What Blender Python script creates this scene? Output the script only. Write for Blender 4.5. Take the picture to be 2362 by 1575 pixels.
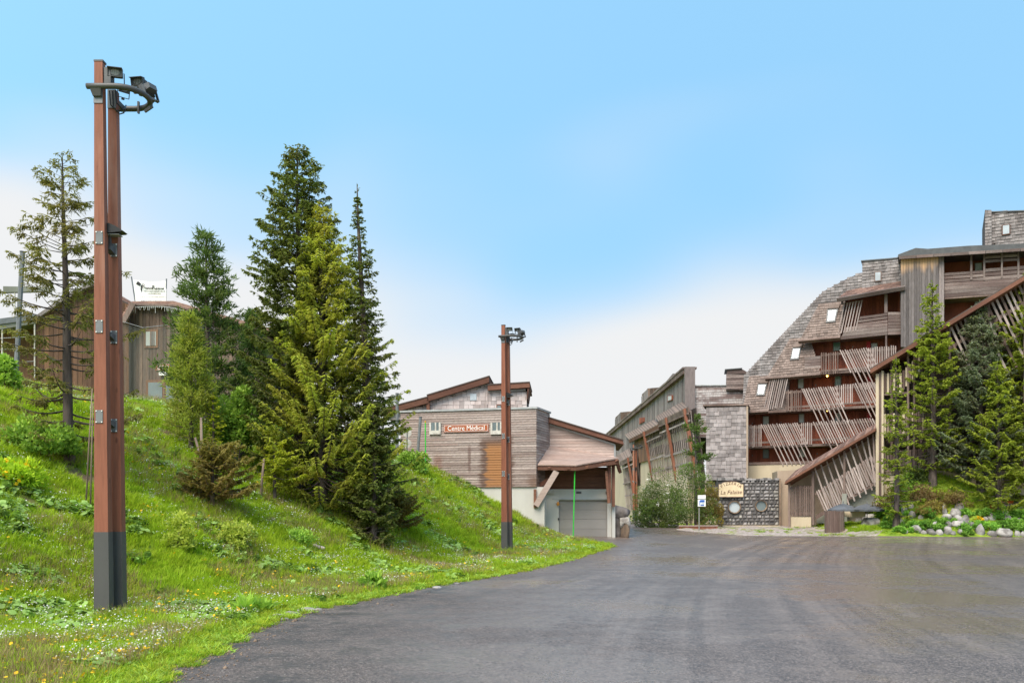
import bpy, bmesh, math, random
import numpy as np
from mathutils import Vector, Matrix

for o in list(bpy.data.objects): bpy.data.objects.remove(o)
SC = bpy.context.scene
COL = SC.collection
random.seed(7)

# ------------------------------------------------------------------ camera
F, CX, HY, CH = 2000.0, 1181.0, 1187.0, 1.7      # focal length, centre, horizon (photo pixels), eye height (m)
cam = bpy.data.cameras.new('camera'); cam_o = bpy.data.objects.new('camera', cam); COL.objects.link(cam_o)
cam_o.location = (0, 0, CH); cam_o.rotation_euler = (math.radians(90), 0, 0)
cam.sensor_width = 36; cam.lens = F / 2362 * 36; cam.shift_y = (HY - 787.5) / 2362
cam.clip_end = 4000; cam.clip_start = .1
SC.camera = cam_o

# ------------------------------------------------------------------ sky, sun, exposure
SUN_EL, SUN_AZ = math.radians(52), math.radians(208)          # azimuth clockwise from +Y: behind the camera, to its left
w = bpy.data.worlds.new('World'); SC.world = w; w.use_nodes = True
nt = w.node_tree; nt.nodes.clear()
def N(nt, t, **k):
    n = nt.nodes.new(t)
    for a, b in k.items(): setattr(n, a, b)
    return n
out = N(nt, 'ShaderNodeOutputWorld'); bg = N(nt, 'ShaderNodeBackground'); bg.inputs[1].default_value = .115
sky = N(nt, 'ShaderNodeTexSky'); sky.sky_type = 'NISHITA'; sky.sun_disc = False
sky.sun_elevation = SUN_EL; sky.sun_rotation = SUN_AZ; sky.altitude = 1600; sky.air_density = 1.0; sky.dust_density = .6; sky.ozone_density = 1.5
tint = N(nt, 'ShaderNodeMix', data_type='RGBA', blend_type='MULTIPLY'); tint.inputs[0].default_value = 1
tint.inputs[7].default_value = (1.17, 1.40, 1.08, 1)
tc = N(nt, 'ShaderNodeTexCoord'); sep = N(nt, 'ShaderNodeSeparateXYZ')
nz = N(nt, 'ShaderNodeTexNoise'); nz.inputs['Scale'].default_value = 2.1; nz.inputs['Detail'].default_value = 1.5; nz.inputs['Roughness'].default_value = .45
mp = N(nt, 'ShaderNodeMapping'); mp.inputs['Scale'].default_value = (1, 1, 2.2); mp.inputs['Location'].default_value = (7.7, 2.2, 1.1)
ma = N(nt, 'ShaderNodeMath', operation='MULTIPLY_ADD'); ma.inputs[1].default_value = .44; ma.inputs[2].default_value = -.215
ad = N(nt, 'ShaderNodeMath', operation='ADD')
mr = N(nt, 'ShaderNodeMapRange', interpolation_type='SMOOTHERSTEP'); mr.inputs[1].default_value = .42; mr.inputs[2].default_value = .20; mr.inputs[3].default_value = 0; mr.inputs[4].default_value = .97
mx = N(nt, 'ShaderNodeMix', data_type='RGBA'); mx.inputs[7].default_value = (1.95, 1.95, 1.95, 1)
L = nt.links.new
L(tc.outputs['Generated'], sep.inputs[0]); L(tc.outputs['Generated'], mp.inputs[0]); L(mp.outputs[0], nz.inputs['Vector'])
L(nz.outputs['Fac'], ma.inputs[0]); L(sep.outputs[2], ad.inputs[0]); L(ma.outputs[0], ad.inputs[1]); L(ad.outputs[0], mr.inputs[0])
va = N(nt, 'ShaderNodeVectorMath', operation='ADD'); va.inputs[1].default_value = (0, 0, .75); vn = N(nt, 'ShaderNodeVectorMath', operation='NORMALIZE')   # even blue high sky behind the haze
L(tc.outputs['Generated'], va.inputs[0]); L(va.outputs[0], vn.inputs[0]); L(vn.outputs[0], sky.inputs['Vector'])
L(sky.outputs[0], tint.inputs[6]); L(tint.outputs[2], mx.inputs[6]); L(mr.outputs[0], mx.inputs[0]); L(mx.outputs[2], bg.inputs[0]); L(bg.outputs[0], out.inputs[0])
sun = bpy.data.lights.new('sun', 'SUN'); sun.energy = 1.5; sun.angle = math.radians(40); sun.color = (1, .87, .72)
sun_o = bpy.data.objects.new('sun', sun); COL.objects.link(sun_o)
sd = Vector((math.sin(SUN_AZ) * math.cos(SUN_EL), math.cos(SUN_AZ) * math.cos(SUN_EL), math.sin(SUN_EL)))
sun_o.rotation_euler = sd.to_track_quat('Z', 'Y').to_euler(); sun_o.location = sd * 60
vs = SC.view_settings; vs.view_transform = 'Standard'; vs.look = 'None'; vs.gamma = 1; vs.use_curve_mapping = False; vs.exposure = 2.0
SC.render.film_transparent = False
try: SC.cycles.max_bounces = 6; SC.cycles.transparent_max_bounces = 6; SC.cycles.use_denoising = True
except Exception: pass

# ------------------------------------------------------------------ helpers
def at(px, py, Y): return Vector(((px - CX) / F * Y, Y, CH + (HY - py) / F * Y))

def sst(a, b, x):
    t = np.clip((np.asarray(x, float) - a) / (b - a), 0, 1); return t * t * (3 - 2 * t)
def wob(x, y):
    return (np.sin(x * 1.31 + y * .57 + 1) * np.sin(y * 1.17 - x * .43) + .6 * np.sin(x * 2.9 - y * 1.1 + 2) * np.sin(y * 2.3 + x * .8) + .35 * np.sin(x * 5.1 + 3) * np.sin(y * 4.7 + x))
def groad(y): return np.interp(y, [-50, 26, 31, 35, 40, 46, 50, 55, 62, 80, 130, 3000], [0, 0, .05, .14, .29, .48, .66, .9, 1.05, 1.1, 1.1, 1.1])
def hill_d(x, y): return (np.asarray(x, float) + 6.6) * -.952 + (np.minimum(y, 46) - 14.17) * .307
def mound(x, y): return 3.7 * sst(46.1, 52.5, y) * sst(20.6 + np.clip(np.asarray(y) - 46, 0, 12) * .12, 24.2, x) + .3 * sst(46, 47.5, y) * sst(18.5, 20.5, x)
def gz(x, y):
    x = np.asarray(x, float); y = np.asarray(y, float); d = hill_d(x, y)
    h = np.interp(d, [-90, -3.3, -1.5, 0, .7, 2, 5, 8, 9.6, 11, 13, 20, 40, 900], [0, 0, .01, .03, .11, .66, 2.32, 3.98, 4.82, 5.3, 5.75, 7.1, 7.6, 7.6])
    return groad(y) + h + .07 * wob(x, y) * sst(.2, 2.5, d) + mound(x, y) + .05 * wob(x * 1.4, y * 1.4) * sst(46, 48, y) * sst(15, 20, x)
_ly = [-60, 0, 8.76, 11, 12.6, 13.7, 15.2, 20.7, 26, 31, 35, 38.6, 40.2, 44, 46.3, 46.4, 60, 140]
_lx = [-2.9, -3.4, -3.68, -3.74, -3.92, -3.74, -3.68, -1.85, .3, 1.9, 3.15, 4.3, 4.55, 3.5, 2.7, 5.7, 6.2, 6.2]
def road_l(y): return np.interp(y, _ly, _lx) + .05 * np.sin(np.asarray(y) * 3.1) + .035 * np.sin(np.asarray(y) * 7.7 + 1)
def road_r(y): return np.interp(y, [-60, 45.6, 46.3, 47.6, 50, 52.6, 56, 140], [70, 70, 22, 12.9, 11.2, 9.9, 11.4, 11.4])
def gp(px, py):
    """ground point seen at a photo pixel"""
    t = 5.0
    while t < 150:
        p = at(px, py, t)
        if p.z <= float(gz(p.x, p.y)): break
        t += .05
    return Vector((p.x, p.y, float(gz(p.x, p.y))))

class Fr:
    """plane frame: origin, U along, V up, N out of the surface"""
    def __init__(s, p0, p1, p2=None):
        p0 = Vector(p0); p1 = Vector(p1)
        if p2 is None:
            p0.z = 0; p1.z = 0; s.V = Vector((0, 0, 1)); s.U = (p1 - p0).normalized()
        else:
            p2 = Vector(p2); s.U = (p1 - p0).normalized(); v = p2 - p0; s.V = (v - s.U * v.dot(s.U)).normalized()
        s.O = p0; s.N = s.U.cross(s.V)
        if s.N.dot(Vector((0, 0, CH)) - p0) < 0: s.N = -s.N
    def W(s, u, v, n=0): return s.O + s.U * u + s.V * v + s.N * n
    def h(s, px, py, n=0):
        d = Vector(((px - CX) / F, 1, (HY - py) / F)); c = Vector((0, 0, CH)); o = s.O + s.N * n
        t = (o - c).dot(s.N) / d.dot(s.N); q = c + d * t - s.O
        return (q.dot(s.U), q.dot(s.V))
    def hp(s, pts, n=0): return [s.h(x, y, n) for x, y in pts]
    def rotz(s): return math.atan2(s.U.y, s.U.x)

def root_of(o):
    while o.parent: o = o.parent
    return o
def tag(o, label=None, cat=None, group=None, kind=None):
    if label: o['label'] = label
    if cat: o['category'] = cat
    if group: o['group'] = group
    if kind: o['kind'] = kind
    return o
def thing(name, label, cat, loc=(0, 0, 0), group=None):
    o = bpy.data.objects.new(name, None); COL.objects.link(o); o.location = loc; o.empty_display_size = .3
    return tag(o, label, cat, group)
def link_mesh(name, me, mat, parent=None, loc=(0, 0, 0), smooth=False):
    o = bpy.data.objects.new(name, me); COL.objects.link(o); o.location = loc
    if parent is not None: o.parent = parent
    if mat is not None and not me.materials:
        for m in (mat if isinstance(mat, (list, tuple)) else [mat]): me.materials.append(m)
    if smooth:
        me.polygons.foreach_set('use_smooth', [True] * len(me.polygons))
    return o

class MB:
    """collects shapes in world coordinates, builds ONE mesh object"""
    def __init__(s): s.v = []; s.f = []; s.var = []; s.mi = []; s.cur = 0; s.rv = None
    def add(s, vs, fs):
        b = len(s.v); s.v += [tuple(p) for p in vs]; r = random.random() if s.rv is None else s.rv
        s.var += [r] * len(vs); s.f += [tuple(b + i for i in f) for f in fs]; s.mi += [s.cur] * len(fs); return s
    def hexa(s, p): return s.add(p, [(0, 3, 2, 1), (4, 5, 6, 7), (0, 1, 5, 4), (1, 2, 6, 5), (2, 3, 7, 6), (3, 0, 4, 7)])
    def box(s, a, b):
        x0, y0, z0 = a; x1, y1, z1 = b
        return s.hexa([(x0, y0, z0), (x1, y0, z0), (x1, y1, z0), (x0, y1, z0), (x0, y0, z1), (x1, y0, z1), (x1, y1, z1), (x0, y1, z1)])
    def fbox(s, fr, u0, u1, v0, v1, n0, n1):
        return s.hexa([fr.W(u0, v0, n0), fr.W(u1, v0, n0), fr.W(u1, v0, n1), fr.W(u0, v0, n1), fr.W(u0, v1, n0), fr.W(u1, v1, n0), fr.W(u1, v1, n1), fr.W(u0, v1, n1)])
    def prism(s, fr, uv, n0, n1):
        k = len(uv); vs = [fr.W(u, v, n0) for u, v in uv] + [fr.W(u, v, n1) for u, v in uv]
        fs = [tuple(range(k))[::-1], tuple(range(k, 2 * k))] + [(i, (i + 1) % k, k + (i + 1) % k, k + i) for i in range(k)]
        return s.add(vs, fs)
    def pprism(s, fr, px, n0, n1): return s.prism(fr, fr.hp(px, n1), n0, n1)
    def bar(s, a, b, w, t, ref=(0, -1, 0)):
        a = Vector(a); b = Vector(b); d = (b - a).normalized(); r = Vector(ref); sd_ = d.cross(r).normalized() * (w / 2); nn = sd_.cross(d).normalized() * (t / 2)
        return s.hexa([a - sd_ - nn, a + sd_ - nn, a + sd_ + nn, a - sd_ + nn, b - sd_ - nn, b + sd_ - nn, b + sd_ + nn, b - sd_ + nn])
    def tube(s, pts, rad, n=8, caps=True):
        pts = [Vector(p) for p in pts]; rad = rad if isinstance(rad, (list, tuple)) else [rad] * len(pts); vs = []; fs = []
        ref = None
        for i, p in enumerate(pts):
            d = (pts[min(i + 1, len(pts) - 1)] - pts[max(i - 1, 0)]).normalized()
            if ref is None:
                ref = d.cross(Vector((0, 0, 1)) if abs(d.z) < .9 else Vector((1, 0, 0))).normalized()
            ref = (ref - d * ref.dot(d)).normalized(); e = d.cross(ref)
            vs += [p + (ref * math.cos(2 * math.pi * k / n) + e * math.sin(2 * math.pi * k / n)) * rad[i] for k in range(n)]
        for i in range(len(pts) - 1):
            for k in range(n): fs.append((i * n + k, i * n + (k + 1) % n, (i + 1) * n + (k + 1) % n, (i + 1) * n + k))
        if caps: fs += [tuple(range(n))[::-1], tuple(range((len(pts) - 1) * n, len(pts) * n))]
        return s.add(vs, fs)
    def build(s, name, mat, parent=None, smooth=False, loc=None, kind=None):
        if parent is not None: o0 = root_of(parent).location
        else:
            a = np.array(s.v); o0 = Vector(loc) if loc is not None else Vector((float(a[:, 0].mean()), float(a[:, 1].mean()), float(a[:, 2].min())))
        me = bpy.data.meshes.new(name)
        me.from_pydata([(x - o0.x, y - o0.y, z - o0.z) for x, y, z in s.v], [], s.f)
        at_ = me.attributes.new('var', 'FLOAT', 'POINT'); at_.data.foreach_set('value', s.var)
        bm = bmesh.new(); bm.from_mesh(me); bmesh.ops.recalc_face_normals(bm, faces=bm.faces); bm.to_mesh(me); bm.free()
        mats = mat if isinstance(mat, (list, tuple)) else [mat]
        for m in mats: me.materials.append(m)
        if len(mats) > 1: me.polygons.foreach_set('material_index', s.mi)
        o = link_mesh(name, me, None, parent, (0, 0, 0) if parent is not None else o0, smooth)
        if kind: o['kind'] = kind
        return o

def np_mesh(name, V, Fq, var=None, mi=None):
    """V (n,3), Fq (m,4) quads (or (m,3))"""
    me = bpy.data.meshes.new(name); k = Fq.shape[1]
    me.vertices.add(len(V)); me.vertices.foreach_set('co', np.ascontiguousarray(V, dtype=np.float32).ravel())
    me.loops.add(Fq.size); me.loops.foreach_set('vertex_index', np.ascontiguousarray(Fq, dtype=np.int32).ravel())
    me.polygons.add(len(Fq)); me.polygons.foreach_set('loop_start', np.arange(0, Fq.size, k, dtype=np.int32))
    if var is not None:
        a = me.attributes.new('var', 'FLOAT', 'POINT'); a.data.foreach_set('value', np.ascontiguousarray(var, dtype=np.float32))
    if mi is not None: me.polygons.foreach_set('material_index', np.ascontiguousarray(mi, dtype=np.int32))
    me.update(calc_edges=True); me.validate(); return me

UNIT = None
def unit_box():
    global UNIT
    if UNIT is None:
        UNIT = MB().box((-.5, -.5, -.5), (.5, .5, .5))
    return UNIT
_um = {}
def piece(name, mat, parent, org, ax, ay, az):
    """a shared unit box stretched along three axis vectors (world), centred on org"""
    key = ('box', mat.name)
    if key not in _um:
        me = bpy.data.meshes.new('piece'); b = unit_box(); me.from_pydata(b.v, [], b.f); me.materials.append(mat); _um[key] = me
    o = bpy.data.objects.new(name, _um[key]); COL.objects.link(o); o.parent = parent
    q = Vector(org) - root_of(parent).location
    M = Matrix((tuple(ax) + (0,), tuple(ay) + (0,), tuple(az) + (0,), (0, 0, 0, 1))).transposed(); M.translation = q
    o.matrix_basis = M; return o
def slat(fr, name, mat, parent, a, b, w, t, n):
    """bar in a frame from (u,v) a to b at offset n"""
    A = fr.W(a[0], a[1], n); B = fr.W(b[0], b[1], n); d = B - A; s_ = d.normalized().cross(fr.N)
    return piece(name, mat, parent, (A + B) / 2, s_ * w, fr.N * t, d)
def fpiece(fr, name, mat, parent, u0, u1, v0, v1, n0, n1):
    return piece(name, mat, parent, fr.W((u0 + u1) / 2, (v0 + v1) / 2, (n0 + n1) / 2), fr.U * (u1 - u0), fr.N * (n1 - n0), fr.V * (v1 - v0))

def vspan(poly, u):
    zs = []
    for i in range(len(poly)):
        (a, b), (c, d) = poly[i], poly[(i + 1) % len(poly)]
        if (a - u) * (c - u) <= 0 and abs(a - c) > 1e-9: zs.append(b + (d - b) * (u - a) / (c - a))
    return (min(zs), max(zs)) if len(zs) > 1 else None
def uspan(poly, v):
    r = vspan([(b, a) for a, b in poly], v); return r
def inside(poly, u, v):
    c = False
    for i in range(len(poly)):
        (a, b), (e, d) = poly[i], poly[i - 1]
        if (b > v) != (d > v) and u < (e - a) * (v - b) / (d - b) + a: c = not c
    return c
def planks_h(fr, poly, pitch, n0, n1, mat, parent, name='plank', lap=.018, gap=.008, jit=.004, split=0):
    """horizontal lap boards over a polygon, each an object"""
    lo = min(v for u, v in poly); hi = max(v for u, v in poly); k = max(1, round((hi - lo) / pitch)); p = (hi - lo) / k; e = 1e-3
    for i in range(k):
        a, b = lo + i * p, lo + (i + 1) * p - gap
        r0, r1 = uspan(poly, a + e), uspan(poly, b - e)
        if not r0 or not r1: continue
        cuts = [0.] + ([random.uniform(.2, .8)] if split else []) + [1.]
        for c0, c1 in zip(cuts[:-1], cuts[1:]):
            j = random.uniform(-jit, jit); m = MB(); nb = n1 + j; ntp = n1 - lap + j; e2 = .006 if split and c1 < 1 else 0
            a0, a1, b0, b1 = r0[0] + (r0[1] - r0[0]) * c0, r0[0] + (r0[1] - r0[0]) * c1 - e2, r1[0] + (r1[1] - r1[0]) * c0, r1[0] + (r1[1] - r1[0]) * c1 - e2
            m.hexa([fr.W(a0, a, n0), fr.W(a1, a, n0), fr.W(a1, a, nb), fr.W(a0, a, nb), fr.W(b0, b, n0), fr.W(b1, b, n0), fr.W(b1, b, ntp), fr.W(b0, b, ntp)])
            m.build(name, mat, parent)
def boards_v(fr, poly, pitch, n0, n1, mat, parent, name='board', joined=False, gap=.012, jit=.008, ragged=0, label=None):
    lo = min(u for u, v in poly); hi = max(u for u, v in poly); k = max(1, round((hi - lo) / pitch)); p = (hi - lo) / k; e = 1e-3; M_ = MB()
    for i in range(k):
        a, b = lo + i * p, lo + (i + 1) * p - gap
        r0, r1 = vspan(poly, a + e), vspan(poly, b - e)
        if not r0 or not r1: continue
        j = random.uniform(-jit, jit); m = M_ if joined else MB(); q = random.uniform(0, ragged)
        m.hexa([fr.W(a, r0[0] - q, n0), fr.W(b, r1[0] - q, n0), fr.W(b, r1[0] - q, n1 + j), fr.W(a, r0[0] - q, n1 + j), fr.W(a, r0[1], n0), fr.W(b, r1[1], n0), fr.W(b, r1[1], n1 + j), fr.W(a, r0[1], n1 + j)])
        if not joined: m.build(name, mat, parent)
    if joined: return M_.build(name, mat, parent, kind='stuff')
def shingles(fr, poly, row, wid, n, mat, parent, single=False, name='shingle', thick=.035, hole=None, rag=.012):
    """overlapping shingles over a polygon; single = each an object"""
    lo = min(v for u, v in poly); hi = max(v for u, v in poly); M_ = MB(); k = int((hi - lo) / row) + 1
    for i in range(k):
        v = lo + i * row; sp = uspan(poly, min(v + row * .5, hi - 1e-3))
        if not sp: continue
        u = sp[0] - random.random() * wid * .5
        while u < sp[1]:
            wd = wid * random.uniform(.75, 1.25); c = u + wd / 2; a, b = max(u, sp[0]), min(u + wd - .012, sp[1]); q = random.uniform(-rag, rag)
            if b - a > .04 and inside(poly, (a + b) / 2, v + row * .5) and not (hole and any(h[0] < c < h[1] and h[2] < v + row * .5 < h[3] for h in hole)):
                th = thick * random.uniform(.7, 1.3); top = min(v + row * 1.06, hi)
                if single: fpiece_tilt(fr, name, mat, parent, a, b, v + q, top, n, th)
                else: M_.hexa([fr.W(a, v + q, n), fr.W(b, v + q, n), fr.W(b, v + q, n + th), fr.W(a, v + q, n + th), fr.W(a, top, n), fr.W(b, top, n), fr.W(b, top, n + th * .3), fr.W(a, top, n + th * .3)])
            u += wd
    if not single and M_.v: return M_.build(name + '_field', mat, parent, kind='stuff')
def fpiece_tilt(fr, name, mat, parent, a, b, v0, v1, n, th):
    ax = fr.U * (b - a); az = fr.V * (v1 - v0) - fr.N * th * .7
    return piece(name, mat, parent, fr.W((a + b) / 2, (v0 + v1) / 2, n + th * .45), ax, fr.N * th * .7, az)

def text(name, body, fr, uv, n, size, mat, parent, rot=0, ext=.006, align='CENTER', shear=0, sx=1):
    c = bpy.data.curves.new(name, 'FONT'); c.body = body; c.size = size; c.extrude = ext; c.align_x = align; c.align_y = 'CENTER'; c.shear = shear
    c.resolution_u = 3; tmp = bpy.data.objects.new(name, c); COL.objects.link(tmp); bpy.context.view_layer.update()
    me = bpy.data.meshes.new_from_object(tmp.evaluated_get(bpy.context.evaluated_depsgraph_get())); bpy.data.objects.remove(tmp)
    me.materials.clear(); me.materials.append(mat); o = bpy.data.objects.new(name, me); COL.objects.link(o); o.parent = parent
    o.location = fr.W(uv[0], uv[1], n) - root_of(parent).location
    B = Matrix((fr.U, fr.V, fr.N)).transposed().to_4x4() @ Matrix.Rotation(rot, 4, 'Z')
    o.rotation_euler = B.to_euler(); o.scale = (sx, 1, 1); return o

# ------------------------------------------------------------------ materials
def new_mat(name):
    m = bpy.data.materials.new(name); m.use_nodes = True; nt = m.node_tree; nt.nodes.clear()
    return m, nt
def var_node(nt):
    a = N(nt, 'ShaderNodeAttribute', attribute_name='var'); oi = N(nt, 'ShaderNodeObjectInfo')
    s = N(nt, 'ShaderNodeMath', operation='ADD'); f = N(nt, 'ShaderNodeMath', operation='FRACT')
    nt.links.new(a.outputs['Fac'], s.inputs[0]); nt.links.new(oi.outputs['Random'], s.inputs[1]); nt.links.new(s.outputs[0], f.inputs[0]); return f.outputs[0]
def mixc(nt, fac, a, b, bt='MIX'):
    m = N(nt, 'ShaderNodeMix', data_type='RGBA', blend_type=bt)
    for i, x in ((0, fac), (6, a), (7, b)):
        if isinstance(x, (int, float)): m.inputs[i].default_value = x
        elif isinstance(x, tuple): m.inputs[i].default_value = x + ((1,) if len(x) == 3 else ())
        else: nt.links.new(x, m.inputs[i])
    return m.outputs[2]
def noise(nt, scale, detail=5, rough=.55, stretch=(1, 1, 1), vec=None, off=None):
    n = N(nt, 'ShaderNodeTexNoise'); n.inputs['Scale'].default_value = scale; n.inputs['Detail'].default_value = detail; n.inputs['Roughness'].default_value = rough
    mp = N(nt, 'ShaderNodeMapping'); mp.inputs['Scale'].default_value = stretch
    if vec is None: vec = N(nt, 'ShaderNodeNewGeometry').outputs['Position']
    nt.links.new(vec, mp.inputs[0])
    if off is not None: nt.links.new(off, mp.inputs['Location'])
    nt.links.new(mp.outputs[0], n.inputs['Vector']); return n.outputs['Fac']
def ramp(nt, fac, a, b, c0=0., c1=1.):
    m = N(nt, 'ShaderNodeMapRange', interpolation_type='SMOOTHSTEP'); m.inputs[1].default_value = a; m.inputs[2].default_value = b; m.inputs[3].default_value = c0; m.inputs[4].default_value = c1
    nt.links.new(fac, m.inputs[0]); return m.outputs[0]
def math_(nt, op, a, b):
    m = N(nt, 'ShaderNodeMath', operation=op)
    for i, x in ((0, a), (1, b)):
        if isinstance(x, (int, float)): m.inputs[i].default_value = x
        else: nt.links.new(x, m.inputs[i])
    return m.outputs[0]
def finish(nt, col, rough=.8, spec=.3, bump=None, bs=.2, metal=0, bd=.02):
    p = N(nt, 'ShaderNodeBsdfPrincipled'); o = N(nt, 'ShaderNodeOutputMaterial')
    for k, x in (('Base Color', col), ('Roughness', rough), ('Specular IOR Level', spec), ('Metallic', metal)):
        if isinstance(x, (int, float)): p.inputs[k].default_value = x
        elif isinstance(x, tuple): p.inputs[k].default_value = x + (1,)
        else: nt.links.new(x, p.inputs[k])
    if bump is not None:
        b = N(nt, 'ShaderNodeBump'); b.inputs['Strength'].default_value = bs; b.inputs['Distance'].default_value = bd; nt.links.new(bump, b.inputs['Height']); nt.links.new(b.outputs[0], p.inputs['Normal'])
    nt.links.new(p.outputs[0], o.inputs[0]); return p
def simple(name, c, c2=None, ns=6, stretch=(1, 1, 1), rough=.8, rnd=.3, spec=.3, bs=.25, metal=0, lo=.3, hi=.7):
    m, nt = new_mat(name); c2 = c2 or tuple(x * .7 for x in c)
    f = noise(nt, ns, 6, .6, stretch); col = mixc(nt, ramp(nt, f, lo, hi), c2, c)
    v = var_node(nt); k = ramp(nt, v, 0, 1, 1 - rnd, 1 + rnd * .45)
    kk = N(nt, 'ShaderNodeCombineColor'); [nt.links.new(k, kk.inputs[i]) for i in range(3)]
    col = mixc(nt, 1., col, kk.outputs[0], 'MULTIPLY')
    f2 = noise(nt, ns * 5, 4, .6, stretch)
    finish(nt, col, rough, spec, f2, bs, metal); return m
def wood(name, c, c2, axis='x', rough=.85, rnd=.3, stain=None, ns=3., lo=.35, hi=.65, dark=.5):
    """weathered timber, grain along an axis; big soft weather patches in a second colour"""
    m, nt = new_mat(name); st = {'x': (.12, 1, 1), 'y': (1, .12, 1), 'z': (1, 1, .1)}[axis]
    v = var_node(nt); cmb = N(nt, 'ShaderNodeCombineXYZ'); [nt.links.new(math_(nt, 'MULTIPLY', v, 9.7 + i * 3), cmb.inputs[i]) for i in range(3)]
    big = noise(nt, .55, 4, .6, st, off=cmb.outputs[0]); grain = noise(nt, ns * 9, 5, .65, st, off=cmb.outputs[0])
    col = mixc(nt, ramp(nt, big, lo, hi), c2, c)
    col = mixc(nt, ramp(nt, grain, .3, .62, dark, 0), col, tuple(x * .45 for x in c2))
    k = ramp(nt, v, 0, 1, 1 - rnd, 1 + rnd * .4); kk = N(nt, 'ShaderNodeCombineColor'); [nt.links.new(k, kk.inputs[i]) for i in range(3)]
    col = mixc(nt, 1., col, kk.outputs[0], 'MULTIPLY')
    if stain: col = stain(nt, col)
    finish(nt, col, rough, .25, grain, .35); return m
def med_stain(nt, col):
    g = N(nt, 'ShaderNodeNewGeometry'); s = N(nt, 'ShaderNodeSeparateXYZ'); nt.links.new(g.outputs['Position'], s.inputs[0]); X, Z = s.outputs[0], s.outputs[2]
    n = noise(nt, 1.6, 4, .7, (.6, .6, 5)); nn = math_(nt, 'MULTIPLY', math_(nt, 'SUBTRACT', n, .5), 1.1)
    def band(cx, w0, w1, zt, zb, k=1.):
        d = math_(nt, 'ADD', math_(nt, 'ABSOLUTE', math_(nt, 'SUBTRACT', X, cx), 0), math_(nt, 'MULTIPLY', nn, k))
        return math_(nt, 'MULTIPLY', ramp(nt, d, w1, w0), math_(nt, 'MULTIPLY', ramp(nt, Z, zt, zt - .5), ramp(nt, Z, zb - .4, zb)))
    col = mixc(nt, math_(nt, 'MULTIPLY', band(-.82, .70, 1.0, 6.0, 0), .85), col, (.10, .055, .04))
    col = mixc(nt, math_(nt, 'MULTIPLY', band(-.86, .36, .58, 5.65, 0), .85), col, (.34, .155, .06))
    col = mixc(nt, math_(nt, 'MULTIPLY', band(-3.95, .12, .32, 5.1, 2, .6), .6), col, (.20, .10, .075))
    col = mixc(nt, math_(nt, 'MULTIPLY', band(-2.25, .03, .12, 5.6, 4.2, .2), .7), col, (.12, .07, .06))
    col = mixc(nt, math_(nt, 'MULTIPLY', band(1.15, .1, .5, 4.0, 2.0, .6), .75), col, (.14, .08, .055))
    col = mixc(nt, math_(nt, 'MULTIPLY', ramp(nt, noise(nt, .8, 4, .6, (.4, .4, 2.5)), .56, .72), .5), col, (.17, .12, .11))
    return col
def tower_stain(nt, col):
    g = N(nt, 'ShaderNodeNewGeometry'); s = N(nt, 'ShaderNodeSeparateXYZ'); nt.links.new(g.outputs['Position'], s.inputs[0]); Z = s.outputs[2]
    n = noise(nt, 1.2, 3, .6, (2.5, 2.5, .3)); z = math_(nt, 'ADD', Z, math_(nt, 'MULTIPLY', n, 1.6))
    return mixc(nt, ramp(nt, z, 17.9, 19.0), col, (.58, .36, .20))

M_plank = wood('weathered_plank', (.41, .335, .305), (.27, .20, .178), 'x', stain=med_stain, rnd=.22)
M_plank_l = wood('pale_plank', (.55, .43, .385), (.41, .30, .26), 'x', rnd=.16, dark=.35)
M_red = wood('red_timber', (.225, .105, .068), (.13, .058, .04), 'x', rnd=.25)
M_redv = wood('red_boarding', (.36, .105, .058), (.22, .066, .04), 'z', rnd=.25)
M_brownv = wood('brown_boarding', (.23, .155, .115), (.10, .072, .06), 'z', rnd=.4, ns=2.5)
M_orangev = wood('orange_boarding', (.22, .115, .065), (.115, .065, .045), 'z', rnd=.35)
M_greyv = wood('grey_boarding', (.33, .285, .275), (.19, .155, .148), 'z', rnd=.3)
M_towerv = wood('tower_boarding', (.235, .205, .20), (.115, .10, .098), 'z', rnd=.35, stain=tower_stain)
M_greyh = wood('grey_railing_board', (.29, .235, .215), (.15, .105, .095), 'x', rnd=.3)
M_slat = wood('pale_slat', (.43, .36, .335), (.27, .205, .185), 'z', rnd=.28, dark=.35)
M_slatd = wood('dark_slat', (.24, .175, .15), (.13, .085, .072), 'z', rnd=.3)
M_shing = simple('grey_shingle', (.285, .258, .254), (.165, .142, .138), 1.4, (1, 1, .5), .85, .30)
M_shingl = simple('pale_shingle', (.56, .49, .475), (.44, .36, .34), 2.2, (1, 1, .5), .85, .3)
M_shingt = simple('tower_shingle', (.335, .295, .29), (.24, .205, .20), 3, (1, 1, .5), .85, .34)
M_shingb = simple('brown_shingle', (.255, .195, .17), (.165, .12, .102), 1.4, (1, 1, .5), .85, .28)
M_tile = simple('brown_roof_shingle', (.27, .165, .13), (.16, .095, .08), 3, (1, 1, 1), .85, .4)
M_back = simple('dark_backing', (.10, .075, .065), None, 3, rnd=.1)
M_backr = simple('red_backing', (.13, .045, .03), None, 3, rnd=.1)
M_cream = simple('cream_render', (.53, .44, .315), (.42, .34, .245), .8, (1, 1, .35), .9, .05, bs=.1)
M_tan = simple('tan_render', (.42, .325, .245), (.34, .255, .19), .8, (1, 1, .35), .9, .05, bs=.1)
M_conc = simple('green_grey_concrete', (.26, .26, .225), (.18, .18, .155), .8, (1, 1, .4), .9, .05, bs=.1)
M_white = simple('white_render', (.52, .50, .47), (.44, .42, .39), .7, (1, 1, .35), .9, .04, bs=.1)
M_door = simple('grey_door', (.26, .238, .222), (.23, .21, .195), .5, rough=.55, rnd=.08, bs=.02)
M_trim = simple('grey_metal_trim', (.42, .42, .42), (.33, .33, .33), 3, rough=.45, rnd=.1, metal=.3, bs=.05)
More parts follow.
